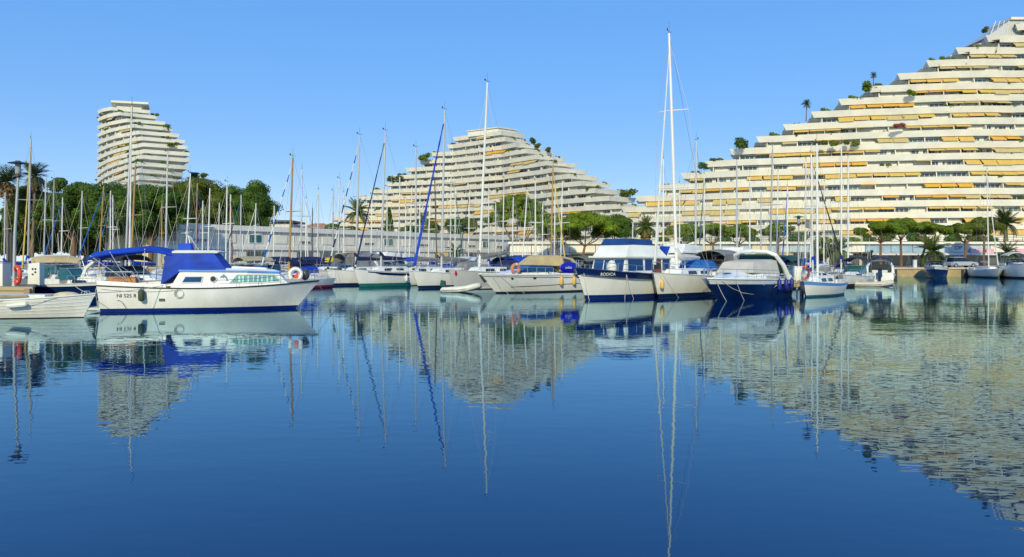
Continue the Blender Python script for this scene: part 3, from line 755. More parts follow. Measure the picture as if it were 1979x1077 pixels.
# bushes
BG = 'bushes along the podium terrace'
for i, (px, py, rx, ry, lab, m) in enumerate([
        (1282, 466, 13, 9, 'round hedge bush behind the tall white mast', lf_hedge), (1330, 467, 18, 9, 'low hedge bush right of the tall white mast', lf_hedge),
        (1398, 466, 17, 9, 'hedge bush right of the reddish pine trunk', lf_hedge), (1455, 464, 15, 11, 'hedge bush left of the little flat topped pine', lf_hedge),
        (1497, 463, 14, 11, 'bright bush under the little flat topped pine', lf_bright), (1545, 461, 22, 11, 'wide bush behind the lamp with the wide hat', lf_hedge),
        (1648, 466, 16, 8, 'bush left of the flat umbrella pine', lf_bright), (1677, 462, 16, 12, 'bush just left of the reddish trunk of the flat umbrella pine', lf_hedge),
        (1714, 460, 16, 14, 'dense clipped bush right of the flat umbrella pine trunk', lf_hedge), (1770, 462, 20, 13, 'dense clipped bush left of the stout date palm', lf_hedge),
        (1842, 461, 17, 12, 'dense bush right of the stout date palm', lf_hedge), (1885, 462, 19, 12, 'dense bush below the darker umbrella pine', lf_dark),
        (1920, 463, 12, 11, 'dark bush left of the tall palm trunk', lf_dark), (1966, 468, 14, 5, 'low red flowering bush at the right edge', lf_red)]):
    bush(lab, px, 153+.3*i, py, rx, ry, 100+i, m, BG, z0=5.8)
bush('brownish leafy bush behind the dark furled jib', 1588, 128, 482, 24, 26, 120, lf_olive, z0=LAND)
for i, (px, py, rx, ry, lab) in enumerate([(672, 446, 26, 9, 'low shrub on the roof line under the left date palm'), (792, 446, 24, 11, 'shrub right of the cypress'),
        (832, 444, 22, 16, 'shrub behind the tall mast with blue jib'), (880, 438, 22, 18, 'green shrub right of the tall mast with blue jib'), (905, 436, 20, 16, 'green shrub left of the tall olive pine'),
        (645, 442, 18, 10, 'dark shrub at the left foot of the middle block')]):
    bush(lab, px, 198+i, py, rx, ry, 130+i, lf_hedge if i % 2 else lf_olive, 'shrubs behind the low harbour building', z0=LAND)
for px, lab in ((18, 'dark hedge at the left edge below the fan palms'), (92, 'dark hedge behind the beige topped day boat'), (166, 'dark hedge left of the cream wall')):
    bush(lab, px, 131, 479, 46, 17, 150+px, lf_dark, 'hedges under the left trees', z0=LAND, name='hedge', cat='hedge')
# shrubs on the balconies of the blocks
def shrub_mesh(mat, seed):
    rnd = random.Random(seed)
    cl = [(rnd.uniform(-.7, .7), rnd.uniform(-.25, .25), rnd.uniform(.0, .5), .42, .36, .34) for _ in range(6)]
    return leaf_mesh('terrace_shrub', cl, 70, .09, mat, seed)
SHR = [shrub_mesh(lf_hedge, 201), shrub_mesh(lf_pine, 202), shrub_mesh(lf_olive, 203), shrub_mesh(lf_red, 204)]
ORD = 'first second third fourth fifth sixth seventh eighth ninth tenth eleventh twelfth thirteenth fourteenth fifteenth sixteenth seventeenth eighteenth nineteenth twentieth'.split()
def shrubs(levels, cnt, seed, what, where, grp, ends, zlo=0, ext=0):
    """shrubs on the balcony rows; each is named by its row, counted from the top, and its order along the row"""
    rnd = random.Random(seed)
    spots = {}
    for _ in range(cnt):
        k = rnd.randint(zlo, len(levels)-2); zc, path, i0, i1 = levels[k]
        w = walk(offset_path(path, -.35)[(i1 if ext and rnd.random() < .5 else i0):i1+1+ext], 1.0)
        p, t = w[rnd.randrange(len(w))]
        if all((p-q[0]).length > 3.5 for q in spots.get(k, [])): spots.setdefault(k, []).append((p, zc+.62, rnd.uniform(.6, 1.3)))
    for k, (zc, path, i0, i1) in enumerate(levels):
        if k < zlo or not ends or rnd.random() > .7: continue
        p = Vector(path[i0]); q = Vector(path[i0+1]); e = p + (q-p).normalized()*rnd.uniform(.8, 5.0)
        spots.setdefault(k, []).append((Vector((e.x, e.y+1.0)), zc+.55, rnd.uniform(.8, 1.7)))
    for k, row in spots.items():
        row.sort(key=lambda r: r[0].x)
        for i, (p, z, s) in enumerate(row):
            o = place('terrace_shrub', SHR[rnd.choice([0, 0, 1, 1, 2, 2, 2])], None, (p.x, p.y, z), (0, 0, rnd.uniform(-.3, .3)), (s*1.2, s, s))
            n = len(row); pos = 'only one' if n == 1 else ORD[i] + ' from left'
            tag(o, 'green shrub on %s %s row from top %s, %s' % (ORD[len(levels)-1-k], what, where, pos), 'shrub', grp)
shrubs(levR, 46, 301, 'balcony', 'of the right block', 'balcony shrubs of the right block', 1, 3)
shrubs(levC, 44, 302, 'terrace', 'of the middle pyramid', 'terrace shrubs of the middle block', 1, 6, 1)
shrubs(levT, 40, 303, 'balcony', 'of the curved tower', 'balcony shrubs of the curved tower', 0, 2, 1)
for k, (px, py, Y, s, m, lab) in enumerate([(1738, 246, 187, 1.4, 3, 'red bougainvillea hanging over a balcony of the right block'), (1603, 280, 190, 1.9, 2, 'brownish climbing plant, left of the pair hanging under an awning'),
        (1645, 280, 190, 1.9, 2, 'brownish climbing plant, right of the pair hanging under an awning'), (1762, 182, 187, 1.5, 1, 'round green bush in a balcony near the top of the right block'),
        (1360, 324, 203, 2.2, 0, 'clipped round bush on the left steps of the right block'), (1435, 283, 199, 3.4, 0, 'long green hedge on a left step of the right block'),
        (1676, 172, 189, 2.4, 1, 'overgrown green corner high on the right block'), (1905, 60, 186, 1.4, 2, 'small dark shrub near the summit of the right block'),
        (1030, 275, 291, 2.6, 2, 'round little tree near the top right steps of the middle block'), (1060, 292, 286, 2.2, 2, 'small umbrella tree on the right steps of the middle block'),
        (1040, 284, 284, 2.0, 2, 'wide dark bush on the right steps of the middle block'), (1216, 378, 255, 3.4, 2, 'spiky plants on the lowest right step of the middle block'),
        (1150, 368, 255, 2.2, 1, 'bushes on a low right step of the middle block'), (822, 307, 309, 3.2, 1, 'green bushes on the upper left step of the middle block'),
        (764, 349, 316, 3.2, 2, 'dark bushes on a left step of the middle block'), (336, 282, 243.5, 1.8, 2, 'brownish bush on the right terraces of the curved tower'),
        (314, 250, 262, 2.4, 1, 'green hedge on the upper right terrace of the curved tower'), (385, 343, 251, 2.4, 2, 'round shaded bush on the terrace wing')]):
    tag(place('terrace_shrub', SHR[m], None, at(px, py, Y), (0, 0, .2*k), (s*1.2, s, s*.9)), lab, 'shrub')
# ================================================================== boats
class Hull:
    """hull built from stations; bow towards +x, waterline at z = 0"""
    def __init__(s, L, B, fb, fs, rake=.8, trake=-.1, dip=.0, flare=(.12, .55), tw=.8, sm=.45, p=2.2, boot=(.06, .22), draft=.45):
        s.L, s.B, s.fb, s.fs, s.rake, s.trake, s.dip, s.flare, s.tw, s.sm, s.p, s.boot, s.draft = L, B, fb, fs, rake, trake, dip, flare, tw, sm, p, boot, draft
    def sheer(s, u): return s.fs + (s.fb-s.fs)*u*u - s.dip*math.sin(math.pi*u)
    def half(s, u):
        if u < s.sm: return s.B/2*(s.tw + (1-s.tw)*math.sin(math.pi/2*u/s.sm))
        return s.B/2*max(.0, 1-((u-s.sm)/(1-s.sm))**s.p)
    def wid(s, u, z):
        zs = s.sheer(u); fl = s.flare[0] + (s.flare[1]-s.flare[0])*u**2.2
        w = s.half(u)*(1 - fl*max(0, 1-z/zs)**1.25)
        if z < 0: w *= max(0, 1-(z/-s.draft)**2)**.5
        return w
    def pt(s, u, z, side=1, out=0.0):
        zs = s.sheer(u); k = 1-z/zs
        xb = s.L/2 - s.rake*k; xs = -s.L/2 + s.trake*k
        return Vector((xs + u*(xb-xs), side*(s.wid(u, z)+.012+out), z))
    def build(s, parent, mats, N=18, top_row=False, smooth=True):
        us = [i/(N-1) for i in range(N)]; us = [u if u < .5 else .5+.5*(1-(1-(u-.5)*2)**1.5) for u in us]
        rings = []; b0, b1 = s.boot
        for u in us:
            zs = s.sheer(u)
            zl = [zs, zs-(zs-b1)*.26, zs-(zs-b1)*.55, zs-(zs-b1)*.8, b1, b0, -.12, -s.draft]
            rings.append([s.pt(u, z, 1) for z in zl] + [s.pt(u, z, -1) for z in zl[-2::-1]])
        rowm = ([3] if top_row else [0]) + [0, 0, 0, 1, 2, 2]
        rowm = rowm + rowm[::-1]
        mb = MB(); n = len(rings[0]); vs = [p for r in rings for p in r]; mb.v = [tuple(p) for p in vs]
        for i in range(len(rings)-1):
            for j in range(n-1):
                mb.f.append([i*n+j, i*n+j+1, (i+1)*n+j+1, (i+1)*n+j]); mb.m.append(rowm[j])
        for j in range(n//2):
            mb.f.append([j, n-1-j, n-2-j, j+1] if j+1 != n-2-j else [j, n-1-j, j+1]); mb.m.append(rowm[j])
        return mb.build('hull', mats, parent, smooth)
    def deck(s, parent, mat, bul=.04, u0=0.0, u1=1.0, N=14, camber=.05, name='deck'):
        mb = MB(); rings = []
        for i in range(N):
            u = u0+(u1-u0)*i/(N-1); p = s.pt(u, s.sheer(u)); z = p.z-bul; h = max(.015, p.y-.02)
            rings.append([(p.x-.01, h, z), (p.x-.01, h*.5, z+camber*.75), (p.x-.01, 0, z+camber), (p.x-.01, -h*.5, z+camber*.75), (p.x-.01, -h, z)])
        mb.loft(rings, False, False)
        return mb.build(name, mat, parent, True)
    def rail_line(s, dz=.0, out=.0, N=20, u0=0.0, u1=1.0):
        a = [s.pt(u0+(u1-u0)*i/(N-1), s.sheer(u0+(u1-u0)*i/(N-1))+dz, 1, out) for i in range(N)]
        return a + [Vector((p.x, -p.y, p.z)) for p in a[::-1]]
    def strake(s, parent, mat, r=.03, dz=0.0, name='rubbing_strake'):
        return MB().path(s.rail_line(dz, .005), r, 5).build(name, mat, parent, True)

def fender(parent, p, mat, r=.11, h=.5, top=None):
    mb = MB().lathe([(.02, -h/2), (r*.7, -h/2+.03), (r, -h/2+.1), (r, h/2-.1), (r*.7, h/2-.03), (.03, h/2), (.03, h/2+.05)], 10, p)
    mb.tube((p[0], p[1], p[2]+h/2), top or (p[0], p[1]*.97, p[2]+h/2+.35), .012, n=4)
    return mb.build('fender', mat, parent, True)

def rails(parent, h, u0, u1, n, z=.6, inset=.08, r=.014, mat=None, mid=True, curve=True, name='guard_rail'):
    """stanchions and rail round the deck edge from u0 to u1 on both sides, closing round the bow when u1 = 1"""
    mb = MB(); mat = mat or steel
    us = [u0+(u1-u0)*i/(n-1) for i in range(n)]
    for s in (1, -1):
        tops = []
        for u in us:
            p = h.pt(min(u, .985), h.sheer(min(u, .985)), s, -inset); q = Vector((p.x, p.y, p.z+z)); mb.tube(p, q, r, n=4); tops.append(q)
        mb.path(tops, r, 4)
        if mid: mb.path([q-Vector((0, 0, z*.5)) for q in tops], r*.6, 4)
        if s == 1: t1 = tops[-1]
        elif u1 >= .95: mb.path([t1, Vector((t1.x+.15, 0, t1.z)), tops[-1]], r, 4)
    return mb.build(name, mat, parent)

def house(mb, x0, x1, w0, w1, z0, z1, sf=.4, sa=.1, ss=.12, mi=0, crown=.06):
    """deckhouse: x0 aft, x1 forward, half widths w0 aft and w1 forward, slopes of front, aft end and sides"""
    lo = [(x0, -w0, z0), (x1, -w1, z0), (x1, w1, z0), (x0, w0, z0)]
    hi = [(x0+sa, -w0+ss, z1), (x1-sf, -w1+ss, z1), (x1-sf, w1-ss, z1), (x0+sa, w0-ss, z1)]
    mb.hexa(lo, hi, mi)
    b = .10
    mb.hexa(hi, [(x0+sa+b, -w0+ss+b*2, z1+crown), (x1-sf-b*2, -w1+ss+b*2, z1+crown), (x1-sf-b*2, w1-ss-b*2, z1+crown), (x0+sa+b, w0-ss-b*2, z1+crown)], mi)
    return mb

def canopy(mb, x0, x1, w, z, th=.04, arch=.22, n=7, k=5, droop=.0, mi=0):
    """bowed fabric sheet"""
    rings = []
    for i in range(k):
        u = i/(k-1); x = x0+(x1-x0)*u; zz = z - droop*(2*u-1)**2
        top = [(x, w*(2*j/(n-1)-1), zz + arch*(1-(2*j/(n-1)-1)**2) - .12*abs(2*j/(n-1)-1)**6) for j in range(n)]
        rings.append(top + [(p[0], p[1]*.98, p[2]-th) for p in top[::-1]])
    return mb.loft(rings, True, True, mi)

def rope_line(parent, a, b, sag=.25, r=.012, mat=None, n=7, name='mooring_line'):
    a, b = Vector(a), Vector(b)
    pts = [a.lerp(b, i/(n-1)) - Vector((0, 0, sag*4*(i/(n-1))*(1-i/(n-1)))) for i in range(n)]
    return MB().path(pts, r, 4).build(name, mat or rope, parent)

def solve_heading(M, J, bowpx, lo=0.0, hi=88.0):
    """angle (deg) left of 'towards the viewer' that puts the bow J metres from the mast at picture column bowpx"""
    best = None
    for k in range(0, 177):
        a = -88+k; x = M[0]-J*math.sin(R(a)); y = M[1]-J*math.cos(R(a))
        e = abs(pxof(x, y)-bowpx)
        if best is None or e < best[0]: best = (e, a)
    return best[1]

def sailboat(label, pxb, pxt, yt, Y, th=25.0, bowpx=None, L=None, hullm=None, bootm=None, mastm=None, jib=None, cover=None, near=False, group='moored sailing boats',
             sheer_stripe=None, dodger=None, jibband=None, boomrise=0.0, mr=.085, spread=1, wheel=True, fb=None, dashed=None, name='sailing_boat', fen=None, cove=None, hullargs=None, mastx=.08):
    Hm = hz(yt, Y); L = L or max(7.0, min(13.0, Hm/1.36)); hullm = hullm or gel; bootm = bootm or navy; mastm = mastm or alu
    mx = mastx*L
    M = (gx(pxb, Y), Y)
    if bowpx is not None: th = solve_heading(M, .5*L-mx, bowpx)
    rz = math.atan2(-math.cos(R(th)), -math.sin(R(th)))
    d = Vector((math.cos(rz), math.sin(rz)))
    loc = (M[0]-d.x*mx, M[1]-d.y*mx, 0)
    root = thing(name, label, 'sailing boat', loc, rz, group)
    B = .315*L; f1 = fb or (.105*L+.15); f0 = f1*.82
    ha = dict(rake=.10*L if not near else .075*L, trake=.05*L, dip=.03*L*.3, flare=(.10, .5), tw=.72, sm=.42, p=2.1)
    ha.update(hullargs or {})
    h = Hull(L, B, f1, f0, **ha)
    h.build(root, [hullm, bootm, antif, sheer_stripe or hullm], N=18 if near else 12, top_row=sheer_stripe is not None)
    h.deck(root, deckm, .03)
    if near: h.strake(root, gelgrey if hullm is not navy else gel, .025)
    zd = h.sheer(.5)
    cr = house(MB(), -.16*L, .26*L, B*.30, B*.17, zd-.05, zd+.42, .55, .05, .10).build('coachroof', gel, root)
    if near or Y < 80:
        for s in (-1, 1):
            for k in range(2):
                xa = -.10*L+k*.15*L; ya = B*.30-(xa+.16*L)/(.42*L)*B*.13; xe = xa+.10*L; ye = B*.30-(xe+.16*L)/(.42*L)*B*.13
                MB().panel([(xa, s*(ya-.015), zd+.12), (xe, s*(ye-.015), zd+.13), (xe-.05, s*(ye-.065), zd+.32), (xa+.05, s*(ya-.065), zd+.32)], .03).build('window', glassd, cr)
    co = MB(); co.box(-.42*L, -.17*L, -B*.33, -B*.27, zd-.1, zd+.22); co.box(-.42*L, -.17*L, B*.27, B*.33, zd-.1, zd+.22); co.build('cockpit_coaming', deckm, root)
    # rig
    ca, sa = math.cos(-rz), math.sin(-rz)
    dx = gx(pxt, Y)-gx(pxb, Y)
    # column pxb is where the mast crosses deck height
    top = Vector((mx + dx*ca, dx*sa, Hm)); base = Vector((mx, 0, zd+.1))
    mast = MB().path([base, base.lerp(top, .6), top], [mr, mr*.95, mr*.7], 8).build('mast', mastm, root, True)
    hd = MB(); hd.tube(top, top+Vector((0, 0, .75)), .012, n=3); hd.tube(top+Vector((-.3, 0, .12)), top+Vector((.25, 0, .12)), .015, n=3)
    hd.box(top.x+.2, top.x+.34, top.y-.01, top.y+.01, top.z+.12, top.z+.26); hd.build('masthead_vane', darkg, mast)
    sp = []
    for k in range(spread):
        u = .55 if spread == 1 else (.36, .68)[k]; c = base.lerp(top, u); w = B*(.34 if spread == 1 else (.38, .28)[k])
        MB().path([(c.x-.25, -w+c.y, c.z+.03), (c.x, c.y, c.z), (c.x-.25, w+c.y, c.z+.03)], [.03, .045, .03], 5).build('spreader', mastm, mast)
        sp.append((c, w))
    wr = .010
    for s in (1, -1):
        cpt = h.pt(.56, h.sheer(.56), s, -.05)
        MB().path([cpt] + [Vector((c.x-.25, s*w+c.y, c.z)) for c, w in sp] + [base.lerp(top, .97)], wr, 3).build('shroud', wire, root)
        c, w = sp[0]
        MB().path([h.pt(.53, h.sheer(.53), s, -.05), c-Vector((0, 0, .15))], wr, 3).build('shroud', wire, root)
    MB().tube(h.pt(0, h.sheer(0), 0)*Vector((1, 0, 1)) if False else Vector((-L/2+.1, 0, h.sheer(0))), top, wr, n=3).build('backstay', wire, root)
    bow = Vector((L/2-.12, 0, h.sheer(1)+.05)); jt = base.lerp(top, .95)
    if jib is not None:
        dj = jt-bow; n = 14; k0 = .02
        mats = [jib, jibband or jib]
        mb = MB()
        for i in range(n):
            u0, u1 = .03+.93*i/n, .03+.93*(i+1)/n
            w0 = lambda u: (.05+.085*(1-u))*(1.12 if (near and jib is cblue) else .72)*(.8+.2*math.sin(u*40))
            mb.path([bow+dj*u0, bow+dj*u1], [w0(u0), w0(u1)], 6, False, 1 if (jibband and i % 2) else 0)
        mb.build('furled_jib', mats, root, True)
        MB().lathe([(.05, 0), (.11, .02), (.11, .14), (.05, .16)], 8, bow).build('furling_drum', darkg, root)
    else: MB().tube(bow, jt, wr, n=3).build('forestay', wire, root)
    bl = .36*L; bz = zd+1.0
    g = Vector((mx-.1, 0, bz)); e = Vector((mx-bl, 0, bz+.05+boomrise))
    boom = MB().tube(g, e, .06, .05, 6).build('boom', mastm, root, True)
    if cover is not None:
        pts = [g+Vector((.18, 0, .75)), g+Vector((.0, 0, .42))] + [g.lerp(e, u)+Vector((0, 0, .10+.10*(1-u))) for u in (.08, .3, .55, .8, 1)]
        MB().path(pts, [.10, .19, .22, .20, .17, .13, .08], 8).build('sail_cover', cover, boom, True)
    else:
        pts = [g.lerp(e, u)+Vector((0, 0, .1)) for u in (0, .3, .6, 1)]
        MB().path(pts, [.12, .12, .1, .06], 6).build('folded_sail', cwhite, boom, True)
    if dodger is not None:
        x = -.15*L; mb = MB(); rings = []
        for u, zz in ((0, .36), (.35, .92), (.8, 1.02), (1.6, 1.0)):
            rings.append([(x+.75-u, B*.30*math.sin(a)*-1 if False else -B*.30*math.cos(a), zd+zz*(.45+.55*math.sin(a)**.5)) for a in [math.pi*j/8 for j in range(9)]])
        mb.loft(rings, False, False); sd = mb.build('sprayhood', dodger, root, True)
        for s in (-1, 1):
            MB().panel([(x-.1, s*B*.285, zd+.45), (x-.65, s*B*.285, zd+.47), (x-.65, s*B*.255, zd+.82), (x+.0, s*B*.25, zd+.72)], .05).build('clear_panel', cgrey, sd)
    if near or Y < 72:
        rails(root, h, .06, .93, 8, .58, .10, .012, steel)
        pu = MB(); a = h.pt(.90, h.sheer(.90), 1, -.06); b = Vector((L/2-.02, 0, h.sheer(1)+.62))
        for s in (1, -1):
            pu.path([(a.x, s*a.y, a.z), (a.x+.1, s*a.y, a.z+.6), (L/2-.25, s*.18, b.z), tuple(b)], .016, 4)
        pu.build('pulpit', steel, root)
    if fen:
        for u, s, m in fen:
            p = h.pt(u, h.sheer(u)*.55, s, .12); fender(root, p, m, .12, .55, h.pt(u, h.sheer(u), s, -.02))
    if cove is not None:
        for s in (-1, 1):
            n = 10; us = [.30+.58*i/(n-1) for i in range(n)]; mb = MB()
            mb.loft([[h.pt(u, h.sheer(u)-.10, s, .006), h.pt(u, h.sheer(u)-(.32 if u < .8 else .20), s, .006)] for u in us], False, False); mb.build('cove_stripe', cove, root)
    return root, h

def motorboat(label, px, Y, th, L, hullm=None, bootm=None, top=None, canvas=None, arch=None, screen=None, group='moored motor boats', outboard=False, fly=False, antenna=True, rail=True, deckcol=None, fb=None, name='motor_boat', cover=False):
    rz = math.atan2(-math.cos(R(th)), -math.sin(R(th)))
    root = thing(name, label, 'motor boat', (gx(px, Y), Y, 0), rz, group)
    B = .33*L; f1 = fb or (.09*L+.35); h = Hull(L, B, f1, f1*.78, rake=.13*L, trake=.0, flare=(.16, .6), tw=.88, sm=.4, p=2.4)
    h.build(root, [hullm or gel, bootm or navy, antif, gel], N=14, top_row=(hullm is not None and hullm not in (gel, gel2)))
    h.deck(root, deckcol or deckm, .03); h.strake(root, gelgrey, .03)
    zd = h.sheer(.5)
    fore = house(MB(), -.05*L, .34*L, B*.36, B*.16, zd-.06, zd+.34, .14*L, .1, .12).build('foredeck_cabin', gel, root)
    for s in (-1, 1):
        MB().panel([(.02*L, s*B*.335, zd+.06), (.20*L, s*B*.255, zd+.06), (.18*L, s*B*.235, zd+.22), (.02*L, s*B*.30, zd+.24)], .03).build('window', glassd, fore)
    sc = screen or glassd
    ws = MB(); x = -.04*L
    ws.hexa([(x-.1*L, -B*.40, zd+.2), (x+.10*L, -B*.30, zd+.30), (x+.10*L, B*.30, zd+.30), (x-.1*L, B*.40, zd+.2)],
            [(x-.10*L, -B*.36, zd+.95), (x-.02*L, -B*.27, zd+.90), (x-.02*L, B*.27, zd+.90), (x-.10*L, B*.36, zd+.95)])
    w = ws.build('windscreen', sc, root)
    fr = MB()
    for s in (-1, 1): fr.path([(x-.1*L, s*B*.365, zd+.96), (x-.02*L, s*B*.275, zd+.91), (x+.10*L, s*B*.305, zd+.30)], .025, 4)
    fr.path([(x-.02*L, -B*.275, zd+.91), (x-.02*L, B*.275, zd+.91)], .025, 4); fr.build('frame', steel, w)
    cs = MB(); cs.box(-.48*L, -.12*L, -B*.42, -B*.36, zd-.2, zd+.28); cs.box(-.48*L, -.12*L, B*.36, B*.42, zd-.2, zd+.28); cs.box(-.48*L, -.44*L, -B*.36, B*.36, zd-.2, zd+.2); cs.build('cockpit_side', deckm, root)
    MB().box(-.30*L, -.24*L, -B*.25, B*.25, zd-.2, zd+.42).build('seat', cwhite, root)
    if canvas is not None:
        mb = canopy(MB(), -.42*L, .0*L, B*.40, zd+1.45, arch=.28, droop=.10); cv = mb.build('canopy', canvas, root, True)
        fm = MB()
        for s in (-1, 1):
            for xx in (-.40*L, -.2*L, -.02*L): fm.tube((xx*.6-.08*L, s*B*.41, zd+.2), (xx, s*B*.39, zd+1.42), .016, n=4)
        fm.build('canopy_frame', steel, cv)
        if cover:
            mb = MB(); n = 7
            for s in (-1, 1):
                mb.panel([(-.44*L, s*B*.415, zd+.28), (.02*L, s*B*.38, zd+.55), (-.01*L, s*B*.39, zd+1.36), (-.41*L, s*B*.395, zd+1.34)], .02)
            mb.panel([(-.445*L, -B*.41, zd+.25), (-.445*L, B*.41, zd+.25), (-.42*L, B*.36, zd+1.45), (-.42*L, -B*.36, zd+1.45)], .02)
            mb.build('canopy_side', canvas, cv)
    if arch is not None:
        pts = [(-.38*L, -B*.42, zd+.1), (-.34*L, -B*.40, zd+.8), (-.29*L, -B*.30, zd+1.28), (-.28*L, 0, zd+1.38), (-.29*L, B*.30, zd+1.28), (-.34*L, B*.40, zd+.8), (-.38*L, B*.42, zd+.1)]
        MB().path(pts, [.14, .12, .10, .10, .10, .12, .14], 6).build('radar_arch', arch, root, True)
    if fly:
        hs_ = house(MB(), -.32*L, .12*L, B*.40, B*.30, zd-.05, zd+1.35, .09*L, .1, .12).build('saloon', gel, root)
        for s in (-1, 1):
            MB().panel([(-.28*L, s*B*.385, zd+.65), (.06*L, s*B*.30, zd+.65), (.02*L, s*B*.275, zd+1.15), (-.27*L, s*B*.35, zd+1.15)], .05).build('window', glassd, hs_)
        MB().hexa([(-.42*L, -B*.42, zd+1.40), (.06*L, -B*.32, zd+1.40), (.06*L, B*.32, zd+1.40), (-.42*L, B*.42, zd+1.40)], [(-.42*L, -B*.42, zd+1.52), (.06*L, -B*.32, zd+1.52), (.06*L, B*.32, zd+1.52), (-.42*L, B*.42, zd+1.52)]).build('flybridge_deck', gel, root)
        MB().hexa([(-.30*L, -B*.36, zd+1.52), (.03*L, -B*.30, zd+1.52), (.03*L, B*.30, zd+1.52), (-.30*L, B*.36, zd+1.52)], [(-.30*L, -B*.36, zd+2.0), (-.03*L, -B*.28, zd+2.15), (-.03*L, B*.28, zd+2.15), (-.30*L, B*.36, zd+2.0)]).build('flybridge_side', gel, root)
    if rail: rails(root, h, .5, .97, 6, .5, .10, .014, steel, False)
    if antenna: MB().tube((-.3*L, B*.3, zd+1.2), (-.36*L, B*.34, zd+3.4), .018, .008, n=4).build('antenna', mwhite, root)
    if outboard:
        ob = MB(); ob.hexa([(-.5*L-.55, -.2, zd-.15), (-.5*L-.08, -.2, zd-.15), (-.5*L-.08, .2, zd-.15), (-.5*L-.55, .2, zd-.15)], [(-.5*L-.5, -.17, zd+.42), (-.5*L-.15, -.17, zd+.5), (-.5*L-.15, .17, zd+.5), (-.5*L-.5, .17, zd+.42)])
        ob.box(-.5*L-.4, -.5*L-.18, -.09, .09, -.3, zd-.14); ob.build('outboard_motor', navy, root)
    return root, h
